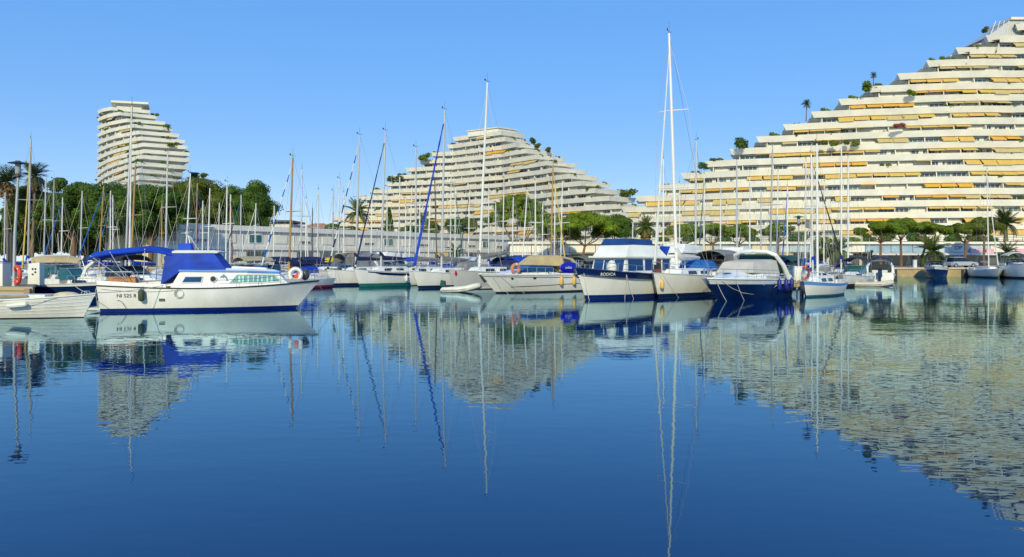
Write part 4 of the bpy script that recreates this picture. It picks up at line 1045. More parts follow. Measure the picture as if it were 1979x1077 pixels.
# ------------------------------------------------------------------ blue and white cabin cruiser, left foreground
def cabin_cruiser():
    L = 9.13; rz = R(11.4)
    t = thing('cabin_cruiser', 'white cabin cruiser with royal blue canopy and bow to the right', 'motor boat', (-13.42, 35.1, 0), rz)
    h = Hull(L, 2.95, 1.27, 1.14, rake=1.05, trake=.12, dip=.17, flare=(.10, .62), tw=.86, sm=.5, p=2.3, boot=(.0, .15), draft=.5)
    h.build(t, [gel, royal, antif, gel], N=26)
    h.strake(t, black, .032)
    h.deck(t, deckm, .03, .0, 1.0, 20)
    # raised coaming aft
    co = MB(); n = 10
    for s in (-1, 1):
        co.loft([[h.pt(u, h.sheer(u)+.015, s, -.03), h.pt(u, h.sheer(u), s, -.05)+Vector((0, 0, z)), h.pt(u, h.sheer(u), s, -.16)+Vector((0, 0, z)), h.pt(u, h.sheer(u), s, -.18)]
                 for u, z in [(i*.305/(n-1), .22-.05*i/(n-1)) for i in range(n)]], True, True)
    a = h.pt(0, h.sheer(0), 1, -.05)
    co.hexa([(a.x, -a.y, a.z), (a.x+.12, -a.y, a.z), (a.x+.12, a.y, a.z), (a.x, a.y, a.z)], [(a.x, -a.y, a.z+.2), (a.x+.12, -a.y, a.z+.2), (a.x+.12, a.y, a.z+.2), (a.x, a.y, a.z+.2)])
    co.build('cockpit_coaming', gel, t)
    # trunk cabin
    zs = .93
    lo = [(-1.72, -1.12, zs), (1.6, -1.10, zs), (3.3, -.50, zs+.14), (3.3, .50, zs+.14), (1.6, 1.10, zs), (-1.72, 1.12, zs)]
    hi = [(-1.28, -1.04, 1.74), (1.5, -1.0, 1.70), (2.78, -.50, 1.64), (2.78, .50, 1.64), (1.5, 1.0, 1.70), (-1.28, 1.04, 1.74)]
    cab = MB().loft([lo, hi], True, True).build('cabin', gel, t)
    # overhanging roof with blue edge
    r0 = [(p[0]*1.0+(.05 if p[0] > 0 else -.05), p[1]*1.06, p[2]-.01) for p in hi]; r1 = [(p[0], p[1], p[2]+.075) for p in r0]
    MB().loft([r0, r1], True, True).build('roof_edge', skyb, cab)
    r2 = [(p[0]*.97, p[1]*.93, p[2]+.02) for p in r1]; r3 = [(p[0]*.92, p[1]*.8, p[2]+.07) for p in r2]
    MB().loft([[(p[0], p[1], p[2]-.015) for p in r1], r2, r3], True, True).build('roof', gel, cab, False)
    MB().hexa([(.75, -.55, 1.80), (2.35, -.42, 1.76), (2.35, .42, 1.76), (.75, .55, 1.80)], [(.8, -.5, 1.95), (2.2, -.36, 1.88), (2.2, .36, 1.88), (.8, .5, 1.95)]).build('roof_hatch', gel, cab)
    def side(x, z, s=-1):   # point on the cabin side
        k = (z-zs)/.79; y0 = 1.12-.02*(x+1.72)/3.3 if x < 1.6 else 1.10-.60*(x-1.6)/1.7
        y1 = 1.04-.04*(x+1.28)/2.8 if x < 1.5 else 1.0-.5*(x-1.5)/1.28
        return Vector((x, s*((1-k)*y0+k*y1+.012), z))
    for s in (-1, 1):
        sd = lambda x, z: side(x, z, s)
        o = [sd(.78, 1.205), sd(1.55, 1.21), sd(2.95, 1.23), sd(2.6, 1.56), sd(1.5, 1.57), sd(1.08, 1.57)]
        wn = MB(); c = sum(o, Vector())/6
        for i in range(6): wn.tube(o[i], o[(i+1) % 6], .035, n=4)
        wn.tube(sd(1.78, 1.21), sd(1.78, 1.57), .03, n=4); wf = wn.build('window', framem, cab)
        MB().add([p.lerp(c, .02)+Vector((0, s*.004, 0)) for p in o], [(0, 1, 5), (1, 4, 5), (1, 2, 3, 4)]).build('pane', pm('mint_glass', (.16, .40, .34), .15, .3, 4.0, stretch=(4, 1, .1)), wf)
        for x in (1.14, 1.30, 1.52, 1.92, 2.08, 2.30, 2.48):
            MB().panel([sd(x, 1.235)+Vector((0, s*.012, 0)), sd(x+.085, 1.235)+Vector((0, s*.012, 0)), sd(x+.075, 1.53)+Vector((0, s*.012, 0)), sd(x+.01, 1.53)+Vector((0, s*.012, 0))], .006).build('curtain_fold', pm('curtain_white', (.55, .70, .66), .7, .15, 8.0), wf)
        o = [sd(-1.20, 1.24), sd(-.40, 1.24), sd(-.34, 1.50), sd(-1.05, 1.50)]
        w2 = MB()
        for i in range(4): w2.tube(o[i], o[(i+1) % 4], .03, n=4)
        wf = w2.build('window', framem, cab); MB().panel([p+Vector((0, s*.006, 0)) for p in o], .01).build('pane', glassb, wf)
        p = side(.10, 1.39, s); prt = MB().torus(p+Vector((0, s*.02, 0)), .14, .025, 'y', 18, 6).build('porthole', framem, cab)
        MB().add([(p.x+.13*math.cos(2*math.pi*k/16), p.y+s*.018, p.z+.13*math.sin(2*math.pi*k/16)) for k in range(16)], [list(range(16))]).build('pane', glassd, prt)
        # little leaping dolphin decal
        dd = [(0, 0), (.06, .08), (.14, .13), (.17, .19), (.20, .13), (.27, .09), (.31, .02), (.34, -.08), (.38, -.14), (.31, -.12), (.26, -.13), (.29, -.07), (.25, .0), (.18, .04), (.15, -.02), (.13, .04), (.06, .02)]
        q = side(.36, 1.44, s)
        MB().panel([(q.x+a_, q.y+s*.01, q.z+b_) for a_, b_ in dd], .006).build('dolphin_decal', pm('decal_blue', (.14, .22, .38), .5, .1, 3.0), cab)
    # canvas wheelhouse and hard top
    wl = [(-2.05, -1.14, 1.16), (-1.30, -1.10, 1.72), (.62, -1.02, 1.80), (.62, 1.02, 1.80), (-1.30, 1.10, 1.72), (-2.05, 1.14, 1.16)]
    wh = [(-1.86, -1.02, 2.52), (-1.3, -1.0, 2.54), (.10, -.92, 2.52), (.10, .92, 2.52), (-1.3, 1.0, 2.54), (-1.86, 1.02, 2.52)]
    MB().loft([wl, [tuple(Vector(a_).lerp(Vector(b_), .5)+Vector((0, .03*(1 if a_[1] > 0 else -1), 0))) for a_, b_ in zip(wl, wh)], wh], True, True).build('canvas_enclosure', cblue, t)
    top = MB(); top.hexa([(-1.60, -1.05, 2.53), (.22, -.98, 2.53), (.22, .98, 2.53), (-1.60, 1.05, 2.53)], [(-1.62, -1.06, 2.60), (.34, -1.0, 2.60), (.34, 1.0, 2.60), (-1.62, 1.06, 2.60)])
    top.hexa([(-1.62, -1.06, 2.60), (.34, -1.0, 2.60), (.34, 1.0, 2.60), (-1.62, 1.06, 2.60)], [(-1.5, -.9, 2.66), (.1, -.85, 2.66), (.1, .85, 2.66), (-1.5, .9, 2.66)])
    ht = top.build('hard_top', gel, t)
    MB().hexa([(-1.50, -.5, 2.66), (-.92, -.5, 2.66), (-.92, .1, 2.66), (-1.50, .1, 2.66)], [(-1.46, -.46, 2.95), (-.98, -.46, 2.98), (-.98, .06, 2.98), (-1.46, .06, 2.95)]).build('searchlight_cover', cblue, ht)
    af = MB()
    for s in (-1, 1): af.path([(-.62, s*.35, 2.65), (-1.05, s*.12, 3.25), (-1.2, s*.05, 3.38)], .022, 5); af.path([(-.95, s*.35, 2.65), (-1.12, s*.1, 3.3)], .018, 5)
    af.lathe([(.02, 0), (.09, .03), (.10, .10), (.05, .16), (.01, .18)], 10, (-1.2, 0, 3.36)); af.tube((-1.2, 0, 3.4), (-1.2, 0, 3.75), .012, n=4); af.tube((-1.45, 0, 3.42), (-1.0, 0, 3.5), .02, n=4)
    af.build('instrument_mast', alu, ht)
    # blue bimini over the cockpit
    prof = [(-5.05, 2.36, 1.02), (-4.9, 2.50, 1.06), (-4.1, 2.66, 1.1), (-2.7, 2.80, 1.1), (-2.2, 2.74, 1.1), (-1.62, 2.60, 1.06)]
    rings = []
    for x, z, w in prof:
        tp = [(x, w*(j/4-1), z + .06*(1-(j/4-1)**2) - .16*abs(j/4-1)**5) for j in range(9)]
        rings.append(tp + [(p[0], p[1]*.97, p[2]-.05) for p in tp[::-1]])
    bm = MB().loft(rings, True, True).build('bimini_top', cblue, t, True)
    for s in (-1, 1):
        fr = MB(); fr.tube((-2.75, s*1.1, 1.35), (-2.7, s*1.06, 2.72), .02, n=5); fr.tube((-3.4, s*1.12, 1.33), (-4.9, s*1.02, 2.42), .018, n=5); fr.tube((-3.4, s*1.12, 1.33), (-4.1, s*1.06, 2.58), .018, n=5)
        fr.path([(-4.35, s*1.14, 1.34), (-4.3, s*1.12, 1.72), (-3.2, s*1.10, 1.72), (-2.9, s*1.10, 1.35)], .015, 5)
        fr.tube((-3.8, s*1.1, 1.34), (-3.8, s*1.1, 1.72), .012, n=4)
        fr.build('bimini_frame', steel, bm)
    # rails, pulpit
    pr = MB()
    for s in (-1, 1):
        q = [h.pt(u, h.sheer(u), s, -.10) for u in (.52, .62, .72, .82, .91, .975)]
        tp = [p+Vector((0, 0, .34 if i < 3 else .42+.05*(i-3))) for i, p in enumerate(q)]
        for a_, b_ in zip(q, tp): pr.tube(a_, b_, .011, n=4)
        pr.path([q[0]]+tp, .013, 4)
        e = tp[-1]
        if s == 1: e0 = e
    pr.path([e0, (e0.x+.35, 0, e0.z+.02), (e0.x, -e0.y, e0.z)], .013, 4)
    pr.build('pulpit', steel, t)
    sp = MB().box(-5.05, -4.45, -1.0, 1.0, .10, .17); sp.build('swim_platform', gel, t)
    ld = MB()
    for yy in (-.95, -.65): ld.path([(-4.62, yy, .2), (-4.7, yy, .95), (-4.55, yy, 1.25), (-4.4, yy, 1.25)], .016, 5)
    for zz in (.4, .62, .84): ld.tube((-4.66, -.95, zz), (-4.66, -.65, zz), .014, n=4)
    ld.build('boarding_ladder', steel, t)
    # registration on the hull
    for s in (-1,):
        u = .132; a_ = h.pt(u-.045, .70, s, .012); b_ = h.pt(u+.045, .70, s, .012); up = (h.pt(u, .95, s, .012)-h.pt(u, .5, s, .012)).normalized(); x = (b_-a_).normalized()
        nn = x.cross(up).normalized(); up = nn.cross(x)
        M = Matrix((x, up, nn)).transposed().to_4x4(); M.translation = h.pt(u, .70, s, .016)
        text_obj('registration_number', 'NI 525 8', .22, black, t, M)
    p = h.pt(.205, .72, -1, .16); fender(t, p, feng, .13, .52, h.pt(.205, h.sheer(.205)+.05, -1, .0))
    p = h.pt(.30, .52, -1, .012); MB().box(p.x-.12, p.x+.12, p.y-.015, p.y+.02, .46, .57).build('exhaust_plate', darkg, t)
    # rope coil and lines on the side
    c = h.pt(.372, .78, -1, .03); mb = MB()
    for k in range(3): mb.torus((c.x+.02*k, c.y-.005*k, c.z), .19-.02*k, .011, 'y', 18, 4)
    mb.build('rope_coil', rope, t)
    rope_line(t, h.pt(.02, 1.0, -1, .02), h.pt(.36, .93, -1, .03), .09, .013)
    rope_line(t, h.pt(.09, .5, -1, .03), h.pt(.135, .12, -1, .12), -.12, .009, black)
    ho = MB(); pts = []
    for k in range(13):
        a_ = R(-50 + 280*k/12); pts.append((3.55+.25*math.cos(a_), -.62+.04*math.sin(a_), 1.58+.25*math.sin(a_)))
    ho.path(pts, [.09]*13, 8); hb = ho.build('horseshoe_buoy', fenw, t, True)
    MB().panel([(3.44, -.74, 1.40), (3.66, -.74, 1.40), (3.70, -.74, 1.75), (3.56, -.74, 1.58)], .02).build('red_tape', buoyr, hb)
    MB().ball((3.95, -.25, 1.55), .2, .17, .26, 10, 8).build('fender', darkg, t, True)
    rope_line(t, (4.45, 0, 1.3), (5.6, -1.2, -.1), .2, .012, darkg)
    MB().box(-4.2, -2.6, -.9, .9, 1.0, 1.05).build('cockpit_floor', deckm, t)
    MB().box(-4.3, -3.2, -.6, -.1, 1.1, 1.5).build('cockpit_cushion', pm('cushion_orange', (.5, .22, .08), .8, .2, 3.0), t)
cabin_cruiser()

# ------------------------------------------------------------------ clinker dinghy at the left edge
def clinker_dinghy():
    L = 5.7
    t = thing('clinker_dinghy', 'small white clinker rowing dinghy moored at the left edge', 'dinghy', (-19.0, 30.0, 0), R(2))
    h = Hull(L, 1.9, .92, .72, rake=.45, trake=.05, dip=.03, flare=(.30, .65), tw=.7, sm=.45, p=2.3, boot=(-.02, .03), draft=.3)
    h.build(t, [gel, antif, antif, gel], N=22); h.strake(t, gel2, .03, .0, 'gunwale'); h.deck(t, cwhite, .10, 0, 1, 12, .12, 'boat_cover')
    for k, f in enumerate((.18, .34, .50, .66, .82)):
        mb = MB()
        for s in (-1, 1):
            mb.path([h.pt(u/20, .05+(h.sheer(u/20)-.05)*f, s, -.002) for u in range(21)], .014, 4)
        mb.build('plank_edge', gel2, t)
    for u in (.20, .52):
        a = h.pt(u, .50, -1, .10); b = h.pt(u+.13, .56, -1, .10)
        MB().path([a, a.lerp(b, .06), a.lerp(b, .2), a.lerp(b, .8), a.lerp(b, .94), b], [.03, .08, .095, .095, .08, .03], 8).build('fender', fenw, t, True)
        rope_line(t, b, h.pt(u+.3, h.sheer(u+.3), -1, .02), .03, .010)
    MB().box(-1.8, 1.2, -.50, .50, .78, .90).build('hatch_cover', fenw, t)
    MB().box(-1.0, .6, -.62, -.56, .84, .90).build('grab_rail', wood, t)
    MB().ball((1.75, 0, .86), .5, .35, .14, 12, 6).build('folded_cover', pm('sailcloth_straw', (.62, .52, .30), .8, .2, 2.0), t, True)
    mb = MB()
    for s in (-.12, .12): mb.path([(2.35, s, .86), (2.4, s, 1.02), (2.55, s, 1.02), (2.62, s, .9)], .016, 5)
    mb.build('bow_fairlead', steel, t)
    rope_line(t, (2.6, 0, .95), (4.3, 3.6, 1.2), .1, .014); rope_line(t, (2.5, .1, .95), (-.9, 5.2, 1.35), .1, .014)
clinker_dinghy()

# ------------------------------------------------------------------ inflatables
def inflatable(label, px, Y, th, L, motor=True, m=None, lift=.0, name='inflatable_dinghy'):
    rz = math.atan2(-math.cos(R(th)), -math.sin(R(th)))
    t = thing(name, label, 'dinghy', (gx(px, Y), Y, 0), rz, 'inflatable dinghies')
    m = m or fenw; w = .24*L; r = .075*L
    a = [(-L/2, w, .14), (-L/2+.15, w, .16), (0, w, .17+lift*.3), (L*.22, w*.95, .22+lift*.6), (L*.38, w*.62, .30+lift), (L*.46, w*.25, .35+lift)]
    pts = a + [(x, -y, z) for x, y, z in a[::-1]]
    MB().path(pts, [r*.35, r*.95] + [r]*8 + [r*.95, r*.35], 10).build('tube', m, t, True)
    for s in (-1, 1): MB().path([(x, s*(y+r*.98), z-.02) for x, y, z in a[1:-1]], .022, 4).build('rubbing_band', cgrey, t)
    MB().hexa([(-L*.46, -w, .05), (L*.3, -w*.6, .08+lift*.4), (L*.3, w*.6, .08+lift*.4), (-L*.46, w, .05)], [(-L*.46, -w, .10), (L*.3, -w*.6, .13+lift*.4), (L*.3, w*.6, .13+lift*.4), (-L*.46, w, .10)]).build('floor', cgrey, t)
    MB().box(-.1, .2, -w, w, .22, .27).build('thwart', cgrey, t)
    MB().box(-L*.46, -L*.44, -w*.8, w*.8, .0, .38).build('transom', darkg, t)
    if motor:
        mo = MB(); x = -L*.47
        mo.hexa([(x-.38, -.13, .42), (x+.02, -.13, .38), (x+.02, .13, .38), (x-.38, .13, .42)], [(x-.30, -.11, .82), (x-.02, -.11, .78), (x-.02, .11, .78), (x-.30, .11, .82)])
        mo.tube((x-.22, 0, .42), (x-.35, 0, -.25), .05, n=6); mo.build('outboard_motor', cgreen, t, True)
    return t
inflatable('cream inflatable dinghy with dark outboard in front of the grey sailing boat', 893, 54.2, -72, 2.7, lift=.12)
inflatable('beige inflatable tender behind the small blue striped sailing boat', 1688, 66.5, -60, 3.0, m=pm('tube_beige', (.55, .50, .40), .6, .1, 3.0), motor=False)

# ------------------------------------------------------------------ white sports cruiser with beige hood
def sports_cruiser():
    th = 50; L = 9.3; rz = math.atan2(-math.cos(R(th)), -math.sin(R(th)))
    t = thing('sports_cruiser', 'white sports cruiser with beige hood and three yellow fenders', 'motor boat', (1.35, 54.6, 0), rz)
    h = Hull(L, 3.2, 1.32, 1.12, rake=1.5, trake=-.1, dip=-.05, flare=(.12, .6), tw=.88, sm=.42, p=2.5, boot=(.02, .10))
    h.build(t, [gel, antif, antif, gel], N=22); h.deck(t, gel, .03); h.strake(t, darkg, .022, -.16); h.strake(t, gel, .04)
    zd = 1.24
    for s in (-1, 1): MB().path([h.pt(u/20, .62-.012*u, s, .004) for u in range(2, 18)], .022, 4).build('hull_moulding', antif, t)
    fo = house(MB(), -.6, 3.4, 1.2, .5, zd-.05, zd+.30, 1.6, .1, .18).build('foredeck_cabin', gel, t)
    MB().hexa([(-1.2, -1.28, zd+.18), (1.75, -.85, zd+.24), (1.75, .85, zd+.24), (-1.2, 1.28, zd+.18)], [(-1.0, -1.1, zd+.62), (.62, -.80, zd+.68), (.62, .80, zd+.68), (-1.0, 1.1, zd+.62)]).build('windscreen', glassb, t)
    lo = [(-2.0, -1.18, zd+.58), (.66, -.84, zd+.66), (.66, .84, zd+.66), (-2.0, 1.18, zd+.58)]
    hi = [(-2.0, -.98, zd+1.28), (-.35, -.80, zd+1.26), (-.35, .80, zd+1.26), (-2.0, .98, zd+1.28)]
    hd = MB().hexa(lo, hi).hexa(hi, [(-1.9, -.7, zd+1.36), (-.5, -.55, zd+1.34), (-.5, .55, zd+1.34), (-1.9, .7, zd+1.36)]).build('hood', cbeige, t)
    af = MB().hexa([(-4.3, -1.3, zd+.02), (-2.0, -1.19, zd+.2), (-2.0, 1.19, zd+.2), (-4.3, 1.3, zd+.02)], [(-3.1, -1.0, zd+1.12), (-2.02, -.97, zd+1.30), (-2.02, .97, zd+1.30), (-3.1, 1.0, zd+1.12)]).build('aft_hood', pm('canvas_khaki', (.42, .38, .22), .85, .15, 1.6, bump=.02), t)
    for s in (-1, 1):
        MB().panel([(-3.2, s*1.24, zd+.50), (-2.15, s*1.19, zd+.52), (-2.12, s*1.05, zd+1.12), (-2.75, s*1.09, zd+1.02)], .03).build('clear_panel', pm('tinted_vinyl', (.06, .05, .10), .2, .3, 1.0), af)
        for u in (.62, .80): 
            p = h.pt(u, 1.0, s, .005); MB().ball((p.x, p.y, p.z), .17, .02, .06, 10, 6).build('porthole', glassd, t)
    rails(t, h, .42, .98, 8, .5, .12, .014, steel, False)
    for u in (.10, .235, .38):
        fender(t, h.pt(u, .78, -1, .14), feny, .12, .62, h.pt(u, h.sheer(u)+.4, -1, -.06))
        fender(t, h.pt(u, .78, 1, .14), feny, .12, .62, h.pt(u, h.sheer(u)+.4, 1, -.06))
    MB().path([h.pt(.985, 1.2, 0, 0)*Vector((1, 0, 1))+Vector((.15, 0, .05)), h.pt(.985, .9, 0, 0)*Vector((1, 0, 1))+Vector((.05, 0, -.1))], [.07, .12], 6).build('anchor', darkg, t)
    for s in (1,): rope_line(t, h.pt(.93, 1.2, s, 0), h.pt(.93, 0, s, .9)+Vector((.3, 0, -.1)), .05, .012); rope_line(t, h.pt(.88, 1.2, s, 0), h.pt(.80, 0, s, .5), .05, .012)
    return t, h
t, h = sports_cruiser()
# blue towable float strapped to its rail, and its lifebuoy
def world(t, p):
    return Matrix.Translation(t.location) @ Matrix.Rotation(t.rotation_euler.z, 4, 'Z') @ Vector(p)
fl = thing('towable_float', 'blue oval towable float with white lettering on the cruiser rail', 'float', world(t, (-2.2, 1.62, 1.30)), t.rotation_euler.z+math.pi)
MB().ball((0, 0, .40), .98, .14, .40, 22, 12).build('float_body', pm('float_blue', (.008, .012, .42), .4, .15, 3.0), fl, True)
text_obj('lettering', 'zodiac', .26, fenw, fl, Matrix.Translation((-.25, -.145, .42)) @ Matrix.Rotation(R(90), 4, 'X'), .006)
lb_ = thing('horseshoe_lifebuoy', 'salmon orange horseshoe lifebuoy on the bow rail of the beige hooded cruiser', 'lifebuoy', world(t, (2.3, 1.02, 1.30)), t.rotation_euler.z+math.pi)
pts = [(.30*math.cos(R(-60+300*k/14)), 0, .36+.28*math.sin(R(-60+300*k/14))) for k in range(15)]
MB().path(pts, .12, 8).build('ring', pm('faded_orange', (.62, .22, .12), .6, .15, 4.0), lb_, True)
MB().panel([(-.08, -.13, .58), (.08, -.13, .58), (.08, -.13, .76), (-.08, -.13, .76)], .02).build('patch', fenw, lb_)

# ------------------------------------------------------------------ trawler yacht
def trawler():
    th = 42; L = 9.6; rz = math.atan2(-math.cos(R(th)), -math.sin(R(th)))
    d = Vector((math.sin(R(th)), math.cos(R(th))))
    bow = Vector((gx(1112, 43.4), 43.4)); c = bow + d*L*.5
    t = thing('trawler_yacht', 'white trawler yacht with navy bulwark, flybridge and blue canvas', 'motor boat', (c.x, c.y, 0), rz)
    h = Hull(L, 3.7, 1.80, 1.42, rake=.95, trake=.1, dip=.10, flare=(.08, .55), tw=.85, sm=.45, p=2.6, boot=(.04, .24), draft=.7)
    h.build(t, [gel2, royal, antif, navy], N=24, top_row=True)
    h.strake(t, navy, .045); h.deck(t, deckm, .38, 0, .97, 16)
    MB().path([h.pt(i/19*.97, h.sheer(i/19)-.40*(h.sheer(i/19)-.24)/1.45, 1, .01) for i in range(20)], .03, 5).build('rubbing_strake', darkg, t)
    MB().path([h.pt(i/19*.97, h.sheer(i/19)-.40*(h.sheer(i/19)-.24)/1.45, -1, .01) for i in range(20)], .03, 5).build('rubbing_strake', darkg, t)
    z0 = 1.15; zt = 2.36
    lo = [(-3.2, -1.42, z0), (1.75, -1.22, z0), (1.75, 1.22, z0), (-3.2, 1.42, z0)]; hi = [(-3.2, -1.36, zt), (1.45, -1.14, zt), (1.45, 1.14, zt), (-3.2, 1.36, zt)]
    ho = MB().hexa(lo, hi).build('deckhouse', gel, t)
    def wall(s, x, z):
        k = (x+3.2)/4.9; q = (z-z0)/(zt-z0); return Vector((x, s*((1.42-.20*k)*(1-q)+(1.36-.22*k)*q+.02), z))
    for s in (-1, 1):
        for xa, xb in ((-.15, 1.35), (-1.15, -.35), (-3.0, -2.2)):
            MB().panel([wall(s, xa, 1.62), wall(s, xb, 1.62), wall(s, xb-.06, 2.28), wall(s, xa, 2.28)], .03).build('window_cover', cdeep, ho)
        dr = MB().panel([wall(s, -2.05, 1.18), wall(s, -1.30, 1.18), wall(s, -1.30, 2.30), wall(s, -2.05, 2.30)], .05).build('door', mahog, ho)
        MB().panel([wall(s, -1.93, 1.72)+Vector((0, s*.03, 0)), wall(s, -1.42, 1.72)+Vector((0, s*.03, 0)), wall(s, -1.42, 2.2)+Vector((0, s*.03, 0)), wall(s, -1.93, 2.2)+Vector((0, s*.03, 0))], .02).build('pane', glassd, dr)
    for ya, yb in ((-1.05, -.40), (-.32, .32), (.40, 1.05)):
        f = lambda y, z: Vector((1.77-.30*(z-z0)/(zt-z0)+.01, y, z))
        MB().panel([f(ya, 1.62), f(yb, 1.62), f(yb, 2.26), f(ya, 2.26)], .03).build('window_cover', cdeep, ho)
    MB().hexa([(-4.9, -1.62, 2.38), (1.75, -1.34, 2.38), (1.75, 1.34, 2.38), (-4.9, 1.62, 2.38)], [(-4.9, -1.62, 2.48), (1.75, -1.34, 2.48), (1.75, 1.34, 2.48), (-4.9, 1.62, 2.48)]).build('boat_deck', gel, t)
    for s in (-1, 1):
        for x in (-4.7, -3.6): MB().tube((x, s*1.5, 1.0), (x, s*1.5, 2.4), .04, n=6).build('deck_post', gel, t)
    lo = [(-2.9, -1.34, 2.48), (1.5, -1.2, 2.48), (1.5, 1.2, 2.48), (-2.9, 1.34, 2.48)]; hi = [(-3.4, -1.22, 3.10), (.95, -1.02, 3.14), (.95, 1.02, 3.14), (-3.4, 1.22, 3.10)]
    fb = MB().hexa(lo, hi).build('flybridge', gel, t)
    MB().hexa([(-1.6, -1.08, 3.10), (1.0, -1.03, 3.13), (1.0, 1.03, 3.13), (-1.6, 1.08, 3.10)], [(-1.6, -.98, 3.46), (.72, -.92, 3.52), (.72, .92, 3.52), (-1.6, .98, 3.46)]).build('flybridge_cover', cdeep, fb)
    MB().panel([(-3.3, 1.24, 3.08), (-2.1, 1.26, 3.1), (-2.1, 1.24, 2.95), (-2.75, 1.33, 2.5)], .03).build('weather_cloth', cblue, fb)
    MB().panel([(-3.3, -1.24, 3.08), (-2.1, -1.26, 3.1), (-2.1, -1.24, 2.95), (-2.75, -1.33, 2.5)], .03).build('weather_cloth', cblue, fb)
    MB().lathe([(.06, 0), (.05, .3), (.12, .34), (.12, .45), (.03, .5)], 10, (.55, .3, 3.1)).build('searchlight', steel, fb)
    MB().tube((-2.0, 1.15, 2.5), (-2.0, 1.2, 4.9), .035, .02, 6).build('mast', mwhite, fb)
    MB().tube((-2.0, .75, 4.2), (-2.0, 1.65, 4.2), .02, n=5).build('crosstree', mwhite, fb)
    MB().ball((2.35, .75, 1.75), .30, .30, .48, 14, 10).build('white_dome_cover', fenw, t, True)
    an = MB().tube((L/2+.05, 0, 1.75), (L/2-.4, 0, 1.85), .06, n=6); an.path([(L/2+.1, 0, 1.7), (L/2+.05, 0, 1.35), (L/2-.1, .2, 1.25)], .04, 5); an.build('anchor', darkg, t)
    rails(t, h, .55, .98, 7, .45, .10, .016, steel, False)
    for s in (1, -1):
        u = .845; z = h.sheer(u)-.22
        a_ = h.pt(u-.035, z, s, .02); b_ = h.pt(u+.035, z, s, .02)
        x = (a_-b_).normalized() if s == 1 else (b_-a_).normalized()
        up = (h.pt(u, z+.15, s)-h.pt(u, z-.15, s)).normalized(); nn = x.cross(up).normalized(); up = nn.cross(x)
        M = Matrix((x, up, nn)).transposed().to_4x4(); M.translation = h.pt(u, z, s, .05)
        text_obj('boat_name', 'BODICA', .25, fenw, t, M, .008)
    fender(t, h.pt(.22, .95, 1, .14), fenw, .13, .6, h.pt(.22, h.sheer(.22), 1, 0))
    rope_line(t, h.pt(.97, 1.5, 1, .02), h.pt(.97, 0, 1, .6)+Vector((.9, 0, 0)), .1, .016); rope_line(t, h.pt(.72, 1.4, 1, .02), h.pt(.78, 0, 1, .5), .1, .016); rope_line(t, h.pt(.72, 1.4, 1, .02), h.pt(.70, 0, 1, .4), .1, .016)
trawler()

